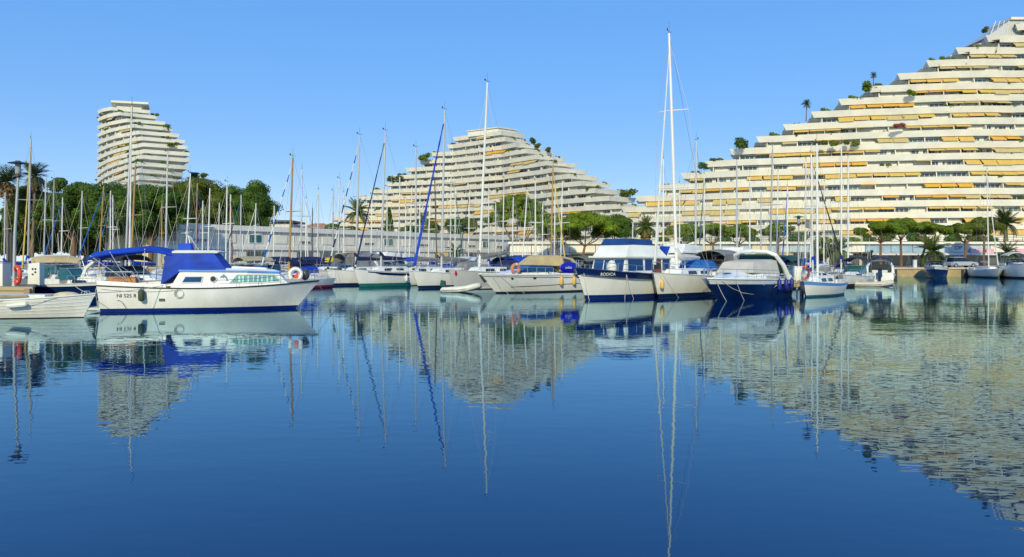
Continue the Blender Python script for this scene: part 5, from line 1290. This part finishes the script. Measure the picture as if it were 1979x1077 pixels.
# ------------------------------------------------------------------ navy cruiser with white roll bar
def navy_cruiser():
    th = 38; L = 9.4; rz = math.atan2(-math.cos(R(th)), -math.sin(R(th)))
    d = Vector((math.sin(R(th)), math.cos(R(th)))); bow = Vector((gx(1366, 41.6), 41.6)); c = bow+d*L*.5
    t = thing('navy_cruiser', 'dark navy motor cruiser with white deck, arch and grey cover', 'motor boat', (c.x, c.y, 0), rz)
    h = Hull(L, 3.4, 1.25, 1.05, rake=1.4, trake=-.1, dip=-.04, flare=(.10, .62), tw=.9, sm=.42, p=2.6, boot=(-.02, .05), draft=.5)
    h.build(t, [navy, navy, antif, gel], N=22, top_row=True); h.deck(t, gel, .03); h.strake(t, gel, .05); 
    for s in (-1, 1): MB().path([h.pt(u/20, .60-.006*u, s, .003) for u in range(1, 19)], .018, 4).build('hull_moulding', navy, t)
    zd = 1.18
    house(MB(), -.6, 3.7, 1.38, .55, zd-.05, zd+.34, 2.0, .1, .22).build('foredeck_cabin', gel, t)
    MB().ball((2.0, 0, zd+.33), .35, .25, .03, 12, 6).build('hatch', skyb, t)
    lo = [(-2.6, -1.40, zd+.25), (.95, -1.10, zd+.33), (.95, 1.10, zd+.33), (-2.6, 1.40, zd+.25)]; hi = [(-2.6, -1.2, zd+1.02), (.35, -.92, zd+.92), (.35, .92, zd+.92), (-2.6, 1.2, zd+1.02)]
    MB().hexa(lo, hi).hexa(hi, [(-2.5, -.9, zd+1.10), (.1, -.7, zd+1.0), (.1, .7, zd+1.0), (-2.5, .9, zd+1.10)]).build('cockpit_cover', pm('canvas_pale_grey', (.52, .49, .42), .85, .12, 1.6, bump=.02), t)
    pts = [(-3.9, -1.50, zd-.05), (-3.0, -1.46, zd+.75), (-2.3, -1.25, zd+1.36), (-2.1, -.8, zd+1.55), (-2.05, 0, zd+1.60), (-2.1, .8, zd+1.55), (-2.3, 1.25, zd+1.36), (-3.0, 1.46, zd+.75), (-3.9, 1.50, zd-.05)]
    MB().path(pts, [.16, .14, .12, .11, .11, .11, .12, .14, .16], 8).build('radar_arch', gel, t, True)
    MB().hexa([(-4.6, -1.4, zd+.2), (-2.7, -1.3, zd+.6), (-2.7, 1.3, zd+.6), (-4.6, 1.4, zd+.2)], [(-4.2, -1.2, zd+.6), (-2.7, -1.1, zd+1.42), (-2.7, 1.1, zd+1.42), (-4.2, 1.2, zd+.6)]).build('aft_canvas', cgreen, t)
    rails(t, h, .30, .985, 9, .52, .12, .016, steel, False)
    for u in (.10, .23, .37): fender(t, h.pt(u, .78, 1, .14), fenb, .13, .66, h.pt(u, h.sheer(u)+.05, 1, -.03)); 
    for u in (.12, .29): fender(t, h.pt(u, .70, -1, .14), fenb, .14, .62, h.pt(u, h.sheer(u)+.05, -1, -.03))
    for s in (-1, 1):
        for u in (.42, .58):
            p = h.pt(u, .86, s, .004); MB().ball(p, .16, .015, .07, 10, 6).build('porthole', steel, t)
    rope_line(t, h.pt(.93, 1.1, 1, .03), h.pt(.30, 1.0, 1, .1), .75, .016); rope_line(t, h.pt(.96, 1.1, 1, .02), h.pt(.96, 0, 1, .5)+Vector((.6, 0, 0)), .05, .016); rope_line(t, h.pt(.84, 1.1, 1, .02), h.pt(.86, 0, 1, .6), .05, .016)
    an = MB().path([(L/2+.1, 0, 1.25), (L/2-.1, 0, 1.1), (L/2-.3, .0, .95)], [.05, .09, .05], 6); an.build('anchor', steel, t)
navy_cruiser()

# ------------------------------------------------------------------ sailing boats with visible hulls
S1, hS1 = sailboat('tall white sailing yacht with white furled jib and blue sprayhood', 1308, 1293, 65, 47.8, bowpx=1262, L=11.2, mastx=.17, hullm=gel2, mastm=mwhite, jib=cwhite, cover=cwhite, near=True, spread=2, dodger=cmid, mr=.10, fb=1.5, group='near sailing boats',
                   fen=[(.50, 1, feny), (.44, 1, fenb), (.97, 1, feny)], hullargs=dict(rake=.7, dip=.05, boot=(.02, .26)))
rope_line(S1, hS1.pt(.95, 1.4, 1, .02), hS1.pt(.86, 0, 1, .25), .02, .010)
S2, hS2 = sailboat('small cream sailing boat with light blue sheer stripe by the timber pier', 1580, 1578.5, 278, 48.5, bowpx=1553, L=6.9, hullm=gel2, bootm=cteal, mastm=mwhite, jib=None, cover=None, near=True, sheer_stripe=skyb, mr=.075, fb=.98, group='near sailing boats', hullargs=dict(boot=(.02, .12), flare=(.2, .5), tw=.75))
NEAR = 'near sailing boats'
sailboat('white sailing boat with navy boot stripe, leftmost hull of the middle row', 687, 695, 262, 70, bowpx=632, L=8.9, mastx=.14, jib=cnavy, jibband=cwhite, cover=cnavy, near=True, mr=.09, group=NEAR, fb=1.45, hullargs=dict(boot=(.03, .22), rake=.25))
sailboat('white sailing boat with green boot stripe and navy cove band', 736, 745, 254, 66.5, bowpx=684, L=8.7, mastx=.14, jib=cnavy, cover=cnavy, near=True, bootm=greenp, cove=navy, mr=.09, group=NEAR, fb=1.5, hullargs=dict(boot=(.02, .30)), fen=[(.45, 1, fenw)])
sailboat('white sailing boat with plain raked bow between the navy covered boats and blue jib', 803, 804, 286, 69, bowpx=752, L=8.6, mastx=.14, jib=None, cover=cgrey, near=True, bootm=gelgrey, mr=.085, group=NEAR, fb=1.42)
sailboat('white sailing boat with thick royal blue furled jib', 853, 859.5, 213, 63.5, bowpx=797, L=9.2, mastx=.14, jib=cblue, cover=cgrey, near=True, bootm=navy, mr=.095, group=NEAR, fb=1.4, dodger=cgrey)
SE, hSE = sailboat('pale grey sailing yacht with tall mast and red dot on its bow', 926, 942, 160, 60.5, bowpx=866, L=10, mastx=.16, hullm=gelgrey, bootm=gel2, mastm=mwhite, jib=None, cover=cgrey, near=True, mr=.10, spread=2, group=NEAR, fb=1.55, boomrise=.5, dodger=cnavy)
p = hSE.pt(.955, 1.28, 1, .02); MB().ball(p, .16, .03, .2, 14, 8).build('red_dot', pm('red_decal', (.55, .01, .04), .5, .1, 3.0), SE, True)
# ------------------------------------------------------------------ sailing boats of which mostly the masts show
FAR = 'sailing boats moored further back'
W = mwhite
rows = [
 # label, mast foot column, mast top column, top row, distance, heading, mast, jib, cover
 ('sailing boat with yellow furled jib and grey mast at the left edge', 53.5, 59.7, 270, 70, -28, alu2, cyel, cblue),
 ('sailing boat with slim mast and lamps, right of the yellow furled jib mast', 84, 89, 343, 86, 25, alu, None, cblue),
 ('sailing boat with thin mast in front of the dark round pine, left one', 100, 104.7, 347, 88, 25, alu2, None, cnavy),
 ('sailing boat with short pale mast in front of the dark round pine', 154, 159, 369, 84, 25, alu, None, cblue),
 ('sailing boat with wooden mast and blue jib left of the curved tower foot', 190.5, 200.5, 360, 80, 24, wood, cmid, cblue),
 ('sailing boat with short white mast, first of two left of the big grey mast', 213, 213.5, 369, 95, 20, W, None, None),
 ('sailing boat with short white mast, second of two left of the big grey mast', 218.5, 218, 378, 100, 20, W, cmid, None),
 ('sailing boat with big grey mast crossing the curved tower', 242, 255, 205, 58, -30, alu2, cwhite, cnavy),
 ('sailing boat with tan mast close right of the big grey mast', 252, 262, 319, 66, 20, wood, None, cblue),
 ('sailing boat with slim grey mast before the right side of the curved tower', 319.7, 324, 296, 74, 22, alu, None, cnavy),
 ('sailing boat with short tan mast below the curved tower terraces', 312, 313, 389, 95, 22, wood, None, None),
 ('sailing boat with leaning thin pale mast right of the curved tower', 357, 368, 335, 76, 24, W, None, cgrey),
 ('sailing boat with honey coloured wooden mast before the brownish pine', 378, 381.6, 354, 80, -22, wood, cblue, cblue),
 ('sailing boat with white mast between the brownish pine and the big round pine', 401, 405.7, 364, 85, 20, W, None, None),
 ('sailing boat with white mast before the left part of the big round pine', 436, 439, 353, 80, 26, W, None, None),
 ('sailing boat with dark red furled jib before the big round pine', 444, 446, 376, 88, -24, W, cred, None),
 ('sailing boat with teal furled jib before the big round pine', 464, 466, 377, 87, 28, alu, cteal, None),
 ('sailing boat with short mast at the right edge of the big round pine', 491, 494.7, 393, 95, 24, W, cwhite, None),
 ('sailing boat with yellowish mast and dashed blue furled jib against open sky', 558, 566, 304, 61, 27, wood, cmid, cnavy),
 ('sailing boat with grey mast just right of the yellowish mast', 581, 583.6, 328, 80, -20, alu, None, cnavy),
 ('sailing boat with low mast and white jib above the tiled roof house', 590.7, 591.5, 385, 95, -24, W, cwhite, None),
 ('sailing boat with thin mast alone in the sky gap left of the middle block', 614, 615, 368, 86, -22, alu, None, cyel),
 ('sailing boat with thin dark topped mast left of the middle block foot', 643, 644, 370, 88, 22, alu2, None, None),
 ('sailing boat with grey mast at the left foot of the middle block', 653.5, 656, 346.6, 80, 22, alu, None, cnavy),
 ('sailing boat with thin pale mast right of the left foot of the middle block', 664.8, 664, 373, 90, -22, W, None, None),
 ('sailing boat with thin mast just left of the navy jib of the green striped boat', 716.7, 718.8, 377, 92, 22, W, None, None),
 ('sailing boat with thin mast before the cypress', 748, 748, 362, 92, 22, alu, None, None),
 ('sailing boat with mast right of the cypress', 770, 772.6, 342, 85, 22, alu, None, None),
 ('sailing boat with leaning thin mast left of the plain raked bow boat mast', 790, 796, 362, 92, 22, W, None, None),
 ('sailing boat with thin mast right of the plain raked bow boat mast', 810, 812, 364, 94, -22, W, None, None),
 ('sailing boat with short mast and blue cover right of the blue furled jib', 827, 831, 375, 90, 22, W, None, cblue),
 ('sailing boat with dark brown mast before the middle block', 845, 840, 345, 80, 22, darkmast, None, None),
 ('sailing boat with mast left of the teal furled sail before the middle block', 870, 872, 338, 85, 22, alu, None, cblue),
 ('sailing boat with teal furled jib before the middle block', 879, 880, 363, 88, -24, W, cteal, None),
 ('sailing boat with mast right of the tallest middle mast', 944, 944.5, 355, 85, 22, alu, None, cblue),
 ('sailing boat with slim mast at the left edge of the tall olive pine', 971, 974, 346, 80, 22, alu, None, cblue),
 ('sailing boat with short mast before the tall olive pine', 989.5, 992, 381, 92, 22, W, None, None),
 ('sailing boat with leaning white mast before the tall olive pine', 1008, 1019, 368, 84, 24, W, None, None),
 ('sailing boat with straight white mast at the right of the tall olive pine', 1035, 1034.4, 350, 80, 20, W, None, None),
 ('sailing boat with yellow mast and yellow jib behind the beige hooded cruiser', 1064, 1069, 318, 75, -22, wood, cyel, None),
 ('sailing boat with thin white mast right of the yellow mast', 1071, 1073, 356, 84, 22, W, None, None),
 ('sailing boat with thin white mast left of the trawler flybridge', 1083, 1087, 352, 86, 22, W, None, None),
 ('sailing boat with mast between the tall yacht and its white jib', 1282, 1282, 308, 75, 22, W, None, None),
 ('sailing boat with thin mast just right of the tall white mast', 1313, 1313.5, 355, 88, 22, W, None, None),
 ('sailing boat with grey mast behind the tall yacht sprayhood', 1344, 1345.4, 272, 70, -24, alu, None, cgrey),
 ('sailing boat with teal covered furled sail right of the tall yacht', 1360, 1361, 338, 80, 26, W, cteal, None),
 ('sailing boat with thin mast above the bow of the navy cruiser', 1424, 1424, 313, 82, 22, alu, None, None),
 ('sailing boat with thin mast above the roll bar of the navy cruiser', 1449, 1449, 343, 88, 22, W, None, cgreen),
 ('sailing boat with stout grey mast behind the navy cruiser stern', 1488, 1493, 287.6, 72, 24, alu2, None, cgrey),
 ('sailing boat with thin mast left of the blue furled jib', 1500, 1504, 333.5, 86, 22, W, None, None),
 ('sailing boat with bright blue furled jib right of the navy cruiser', 1521, 1522, 361, 80, 28, W, cmid, None),
 ('sailing boat with thin mast flying a grey flag', 1556, 1557.5, 313, 84, 22, W, None, None),
 ('sailing boat with blue boom cover behind the small blue striped boat', 1571, 1567.6, 297, 66, 40, alu, None, cblue),
 ('sailing boat with dark furled jib behind the small blue striped boat', 1566, 1571, 306, 70, -38, W, cblack, None),
 ('sailing boat with white mast, left of the pair right of the dark jib', 1626, 1626, 280, 74, 30, W, None, cblue),
 ('sailing boat with shorter mast, right of the pair right of the dark jib', 1639, 1639, 306, 76, 30, W, None, None),
 ('sailing boat with thin mast left of the lamp on the left pier', 8, 10, 372, 82, 24, alu, None, cblue),
 ('sailing boat with thin mast between the left palms and the dark round pine', 118, 121, 382, 94, 22, W, cmid, None),
 ('sailing boat with thin pale mast before the brownish pine, right of the wooden one', 391, 392, 388, 92, 22, W, None, cblue),
 ('sailing boat with very thin mast left of the dark red furled jib', 421, 424, 392, 96, 22, alu, None, None),
 ('sailing boat with short mast just right of the dashed blue jib foot', 528, 530, 398, 96, 24, W, None, cnavy),
 ('sailing boat with short dark mast in the sky gap right of the yellowish mast', 603, 604, 402, 98, -20, darkmast, None, None),
 ('sailing boat with thin mast right of the navy covered boats', 783, 784, 385, 96, 22, W, None, None),
 ('sailing boat with thin mast left of the tallest middle mast', 905, 907, 372, 92, 22, W, cnavy, None),
 ('sailing boat with thin mast right of the tallest middle mast boom', 957, 958, 392, 94, 22, alu, None, None),
 ('sailing boat with short mast behind the beige hood', 1048, 1049, 394, 94, 22, W, None, None),
 ('sailing boat with short white mast behind the trawler flybridge', 1222, 1223, 430, 96, 20, W, None, None),
 ('sailing boat with thin mast between tall yacht and navy cruiser masts', 1392, 1393, 352, 88, 22, W, None, None),
 ('sailing boat with thin mast left of the stout grey mast', 1470, 1471, 368, 92, 22, alu, None, cblue),
 ('sailing boat with thin mast right of the grey flag', 1592, 1593, 352, 90, 30, W, None, None),
 ('white sailing yacht moored at the quay beside the silver car', 1911, 1907, 329, 101, 20, W, cwhite, None),
]
for i, (lab, pb, pt_, yt, Y, th, mm, jb, cv) in enumerate(rows):
    rd = random.Random(500+i)
    if yt > 320 and mm is not wood: mr = .075
    else: mr = .085
    sailboat(lab, pb, pt_, yt, Y, th + rd.uniform(-3, 3), mastm=mm, jib=jb, cover=cv, mr=mr, hullm=rd.choice([gel, gel, gel2, gel]), bootm=rd.choice([navy, royal, greenp, antif, cred]), group=FAR,
             jibband=cwhite if 'dashed' in lab else None, dodger=rd.choice([None, cnavy, cblue, cgrey]) if Y < 82 else None)

# ------------------------------------------------------------------ motor boats
MG = 'motor boats moored further back'
def mot(*a, **k): return motorboat(*a, group=MG, **k)
mot('white day boat with beige canvas top behind the left pier', 62, 50, 62, 6.6, canvas=cbeige, screen=glasst)
mot('white cruiser with pale grey folded cover above the left dinghy', 132, 58, -60, 8.6, screen=glasst, canvas=cwhite, rail=True)
mot('little navy hulled speedboat behind the clinker dinghy', 152, 47.5, -72, 5.6, hullm=navy, screen=glasst, antenna=False, fb=.95)
mot('white cruiser with slanted arch and dark netting behind the blue canopy cruiser', 262, 47, -62, 8.8, arch=gel, canvas=cblack, screen=glassd)
mot('white boat with olive bimini behind the foredeck of the blue canopy cruiser', 460, 70, 40, 8.0, canvas=pm('canvas_olive', (.40, .36, .22), .85, .15, 1.6), screen=glassd)
mot('white boat with navy bimini left of the yellowish mast', 512, 72, 38, 7.6, canvas=cnavy, screen=glassb)
mot('white boat with cream seats left of the navy bimini boat', 488, 66, 48, 7.0, screen=glassb)
mot('grey covered motor boat just left of the yellow cover', 575, 78, 36, 8.0, canvas=cnavy, cover=True, screen=glassb)
mot('white cruiser with grey hooded cockpit behind the bow of the blue canopy cruiser', 655, 73, 52, 9.4, canvas=cgrey, cover=True, screen=glassb, fb=1.5, arch=gel)
mot('white boat with yellow cover beside the grey hooded cruiser', 618, 80, 40, 7.0, canvas=pm('cover_bright_yellow', (.70, .52, .02), .8, .15, 1.6), screen=glasst)
mot('white flybridge boat behind the green striped sailing boat', 735, 82, 40, 9.0, fly=True)
mot('white boat with teal screen behind the plain raked bow boat', 775, 78, 42, 7.6, screen=glasst, canvas=cblue)
mot('white boat with white pilothouse behind the blue furled jib', 880, 76, 44, 8.0, canvas=cwhite, screen=glassd)
mot('white boat with dark blue covers behind the pale grey yacht', 965, 72, 44, 8.2, canvas=cnavy, cover=True, screen=glassb)
mot('white boat with bright blue cover left of the beige hooded cruiser', 985, 66, 48, 7.0, canvas=cblue, screen=glassb)
mot('white boat with olive canopy between the beige hooded cruiser and the trawler', 1112, 62, 35, 8.2, canvas=pm('canvas_moss', (.16, .15, .09), .85, .15, 1.6), screen=glassd)
mot('large white flybridge yacht behind the tall white mast', 1298, 63, 34, 11.5, fly=True, canvas=None, screen=glassd, fb=1.7)
mot('grey canvas cruiser behind the sprayhood of the tall yacht', 1370, 58, 38, 9.6, canvas=cgrey, cover=True, arch=gel, screen=glassd, fb=1.6)
mot('white flybridge boat behind the roll bar of the navy cruiser', 1415, 70, 34, 10.0, fly=True, fb=1.5)
mot('boat with dark green canvas right of the navy cruiser', 1505, 62, 40, 8.0, canvas=cgreen, screen=glasst)
mot('boat with bright blue cover behind the timber pier', 1530, 70, 38, 7.0, canvas=cblue, cover=True, screen=glasst)
mot('open boat with black bimini and teal windscreen right of the small sailing boat', 1648, 68, 36, 7.4, canvas=cblack, screen=glasst, bootm=black)
mot('white fishing boat with navy bimini and dark outboard', 1700, 75, 205, 8.0, canvas=cnavy, screen=glassd, outboard=True, arch=gel)
mot('dark navy boat moored bow out below the stout date palm', 1809, 100, 31, 8.4, hullm=navy, canvas=cnavy, screen=glassd, fb=1.5)
mot('white pilothouse boat at the far right edge', 1966, 98, 18, 8.0, fly=False, canvas=cwhite, cover=False, screen=glassd, fb=1.9, bootm=antif)

# ================================================================== piers and their furniture
pier = tag(MB().prism([(-44, 33), (-20.4, 33), (-46, 76), (-70, 76)], .88, 1.06).build('pier', plank), 'weathered timber pier at the left edge', 'pier')
for k in range(14):
    y0 = 33.0 + k*.30; xr = -20.4 - (y0-33)*.595
    MB().box(-44, xr, y0, y0+.26, 1.06, 1.10).build('plank', plank, pier)
for k, (za, zb) in enumerate(((.93, 1.08), (.70, .90), (.45, .66))):
    MB().box(-44, -20.3, 32.86+.01*k, 32.99, za, zb).build('edge_board', pm('edge_board_tan', (.46, .36, .20), .85, .3, 2.0, stretch=(.2, 3, 3)), pier)
for x in (-20.45, -22.6, -25.5, -29): MB().box(x-.12, x+.12, 32.70, 32.85, -.6, 1.02).build('pile', pm('pile_wood', (.36, .26, .15), .9, .3, 2.0), pier)
pier2 = thing('pier', 'short timber pier with white service box right of the navy cruiser', 'pier', (0, 0, 0))
MB().prism([(16.6, 50), (18.9, 50), (34, 104), (31, 104)], .72, .90).build('deck', plank, pier2)
for k in range(10): MB().prism([(16.5+.28*.07*k*4, 49.98+.3*k), (19.0+.28*.07*k*4, 49.98+.3*k), (19.0+.28*.07*k*4, 50.24+.3*k), (16.5+.28*.07*k*4, 50.24+.3*k)], .90, .94).build('plank', plank, pier2)
for za, zb in ((.74, .90), (.50, .68)): MB().box(16.5, 19.0, 49.8, 49.95, za, zb).build('edge_board', MATS['edge_board_tan'], pier2)
for x in (16.7, 17.6, 18.7): MB().tube((x, 50.1, -.8), (x, 50.1, .72), .13, n=8).build('pile', MATS['pile_wood'], pier2)

def lamp(label, px0, px1, ytop, Y, z0, name='lamp_post'):
    x0 = gx(px0, Y); zt = hz(ytop, Y)-z0; dx = gx(px1, Y)-x0
    t = thing(name, label, 'lamp post', (x0, Y, z0))
    MB().path([(0, 0, -.02), (0, 0, .2), (dx*.2, 0, zt*.4), (dx, 0, zt-.72)], [.10, .075, .065, .05], 10).build('column', alu2, t, True)
    ln = MB().lathe([(.05, -.74), (.12, -.68), (.12, -.60), (.08, -.56)], 12, (dx, 0, zt)).build('collar', darkg, t)
    MB().lathe([(.10, -.56), (.115, -.5), (.115, -.16), (.10, -.12)], 12, (dx, 0, zt)).build('lantern_glass', pm('lantern_glass', (.30, .32, .30), .1, .2, 2.0), t, True)
    MB().lathe([(.10, -.14), (.39, -.115), (.40, -.10), (.12, -.03), (.10, 0), (.0, .01)], 20, (dx, 0, zt)).build('hat', darkg, t, True)
    return t
lamp('grey lamp post with wide flat hat on the left pier', 27, 35, 311, 33.6, 1.10)
lamp('lamp post with wide flat hat behind the small blue striped boat', 1543, 1543.5, 417, 56, .90)
def ring_buoy(label, loc, rz, axis_tilt=0, rr=.30, r=.085):
    t = thing('lifebuoy', label, 'lifebuoy', loc, rz, 'lifebuoys on the piers')
    o = MB().torus((0, 0, rr+r), rr, r, 'y', 24, 8).build('ring', buoyr, t, True)
    mb = MB()
    for k in range(4):
        a = math.pi/4+k*math.pi/2; mb.torus((rr*math.cos(a), 0, rr+r+rr*math.sin(a)), .001, r*1.06, 'z', 4, 6) if False else mb.ball((rr*math.cos(a), 0, rr+r+rr*math.sin(a)), r*.9, r*1.12, r*.9, 8, 6)
    mb.build('band', fenw, o, True)
    return t
ring_buoy('orange red lifebuoy on the left lamp post', (gx(34, 33.45), 33.42, 1.14), R(-42), rr=.36)
ring_buoy('orange red lifebuoy beside the white service box', (gx(1554, 51), 51, .95), R(18), rr=.38)
cab = thing('service_cabinet', 'white pier cabinet with red round sign at the left edge', 'cabinet', (gx(-6, 33.8), 33.8, 1.10))
MB().box(-.48, .44, -.3, .3, 0, .98).build('body', gel, cab); MB().box(-.5, .46, -.32, .32, .98, 1.03).build('lid', gelgrey, cab)
sg = MB().lathe([(.12, 0), (.12, .012)], 20).build('red_sign', pm('sign_dark_red', (.33, .01, .03), .5, .1, 3.0), cab, False, (.19, -.30, .58), (R(90), 0, 0))
MB().ball((.19, -.318, .62), .035, .008, .03, 10, 6).box(.14, .24, -.322, -.314, .535, .56).build('pictogram', fenw, sg if False else cab)
ped = thing('service_pedestal', 'white service pedestal with sockets on the left pier', 'pedestal', (gx(70, 36.5), 36.5, 1.06))
MB().hexa([(-.28, -.2, 0), (.28, -.2, 0), (.28, .2, 0), (-.28, .2, 0)], [(-.26, -.18, 1.0), (.26, -.18, 1.05), (.26, .18, 1.05), (-.26, .18, 1.0)]).build('body', gel2, ped)
for dx, dz in ((-.05, .75), (.08, .75), (-.05, .5), (.08, .6)): MB().ball((dx, -.2, dz), .05, .03, .05, 8, 6).build('socket', darkg, ped)
ped2 = thing('service_box', 'white service box standing on the timber pier beside the lifebuoy', 'pedestal', (gx(1541, 50.2), 50.2, .94))
MB().box(-.24, .24, -.16, .16, .0, .86).build('body', gel, ped2); MB().box(-.26, .26, -.18, .18, .86, .90).build('lid', gel, ped2)
for dx in (-.12, .12): MB().path([(dx, -.2, .05), (dx, -.28, -.3), (dx*1.2, -.28, -1.3)], .045, 6).build('hose', fenw, ped2)
tag(MB().lathe([(.26, -1), (.26, 4.2), (.2, 4.35), (0, 4.4)], 12, (gx(23, 60), 60, 0)).build('mooring_pile', black, None, True), 'thick black mooring pile behind the left lamp post', 'pile')

# pirate-style grey flag on a halyard
fg = thing('flag', 'grey striped flag hanging from a halyard before the right block', 'flag', at(1557, 422, 80))
nf = 8; vs = []
for j in range(5):
    for i in range(nf):
        u = i/(nf-1); v = j/4
        vs.append((u*.55+v*.0, .06*math.sin(u*6+v), -v*.95-u*.25))
fc = [(j*nf+i, j*nf+i+1, (j+1)*nf+i+1, (j+1)*nf+i) for j in range(4) for i in range(nf-1)]
MB().add(vs, fc).build('cloth', pm('flag_grey', (.18, .18, .18), .85, .5, 3.0, stretch=(1, 1, 3)), fg, True)
MB().tube((0, 0, -1.4), (0, 0, 1.6), .012, n=3).build('halyard', wire, fg)

# ------------------------------------------------------------------ parked vehicles on the quay
def car(label, px, Y, rz, paint, L=4.1, Hh=1.5, group='vehicles parked on the quay', van=False):
    t = thing('parked_car', label, 'van' if van else 'car', (gx(px, Y), Y, LAND+.004), rz, group); w = .86
    prof = [(-.5, .30), (-.5, .62), (-.47, .78), (-.40, .86), (.22, .88), (.44, .80), (.5, .60), (.5, .30)] if not van else [(-.5, .30), (-.5, 1.2), (-.49, 1.5), (.30, 1.5), (.40, 1.05), (.48, .85), (.5, .60), (.5, .30)]
    mb = MB(); rings = []
    for y, k in ((-w, .94), (-w*.93, 1), (w*.93, 1), (w, .94)):
        rings.append([(x*L, y, .32+(z-.32)*k if z > .4 else z) for x, z in prof])
    mb.loft(rings, True, True); mb.build('body', paint, t, True)
    if not van:
        lo = [(-.42*L, -.80, .84), (.22*L, -.80, .86), (.22*L, .80, .86), (-.42*L, .80, .84)]; hi = [(-.34*L, -.62, Hh), (.02*L, -.62, Hh), (.02*L, .62, Hh), (-.34*L, .62, Hh)]
        MB().hexa(lo, [(a[0], a[1], a[2]) for a in [tuple(Vector(p).lerp(Vector(q_), .92)) for p, q_ in zip(lo, hi)]]).build('window', glassd, t)
        MB().hexa([tuple(Vector(p).lerp(Vector(q_), .92)) for p, q_ in zip(lo, hi)], [(p[0]*.97, p[1]*.9, Hh+.04) for p in hi]).build('roof', paint, t)
    else:
        for s in (-1, 1): MB().panel([(.12*L, s*.875, 1.0), (.36*L, s*.875, 1.0), (.29*L, s*.86, 1.4), (.12*L, s*.86, 1.4)], .02).build('window', glassd, t)
    for sx in (-.31, .31):
        for s in (-1, 1):
            wh = MB().path([(sx*L, s*(w-.18), .31), (sx*L, s*(w+.02), .31)], .31, 14).build('wheel', black, t)
            MB().path([(sx*L, s*(w+.0), .31), (sx*L, s*(w+.03), .31)], .19, 12).build('rim', steel, wh)
    for s in (-1, 1): MB().box(.475*L, .50*L, s*.55-.15, s*.55+.15, .60, .70).build('headlight', fenw, t)
    return t
silver = pm('car_silver', (.52, .53, .54), .3, .06, 2.0, metal=.4, coat=.4)
car('silver car parked on the quay behind the white sailing yacht', 1857, 113, R(4), silver, 4.2)
car('dark car parked behind the grey umbrella pine trunks', 1098, 128, R(10), pm('car_dark', (.03, .035, .04), .25, .1, 2.0, coat=.4), 4.1)
car('pale blue van parked behind the trawler', 1215, 131, R(-5), pm('van_blue', (.16, .30, .38), .35, .1, 2.0, coat=.3), 4.8, van=True)
car('white van parked left of the trawler', 1052, 130, R(6), pm('van_white', (.62, .63, .62), .35, .06, 2.0, coat=.3), 4.8, van=True)
car('dark red car parked behind the reddish pine trunk', 1395, 126, R(3), pm('car_red', (.18, .02, .02), .3, .1, 2.0, coat=.4), 4.0)
car('grey car parked behind the masts left of the lamp', 1470, 126, R(-4), pm('car_grey', (.14, .15, .16), .3, .1, 2.0, coat=.4), 4.2)
car('blue car parked behind the roll bar of the navy cruiser', 1432, 127, R(5), pm('car_blue', (.03, .09, .20), .3, .1, 2.0, coat=.4), 4.0)
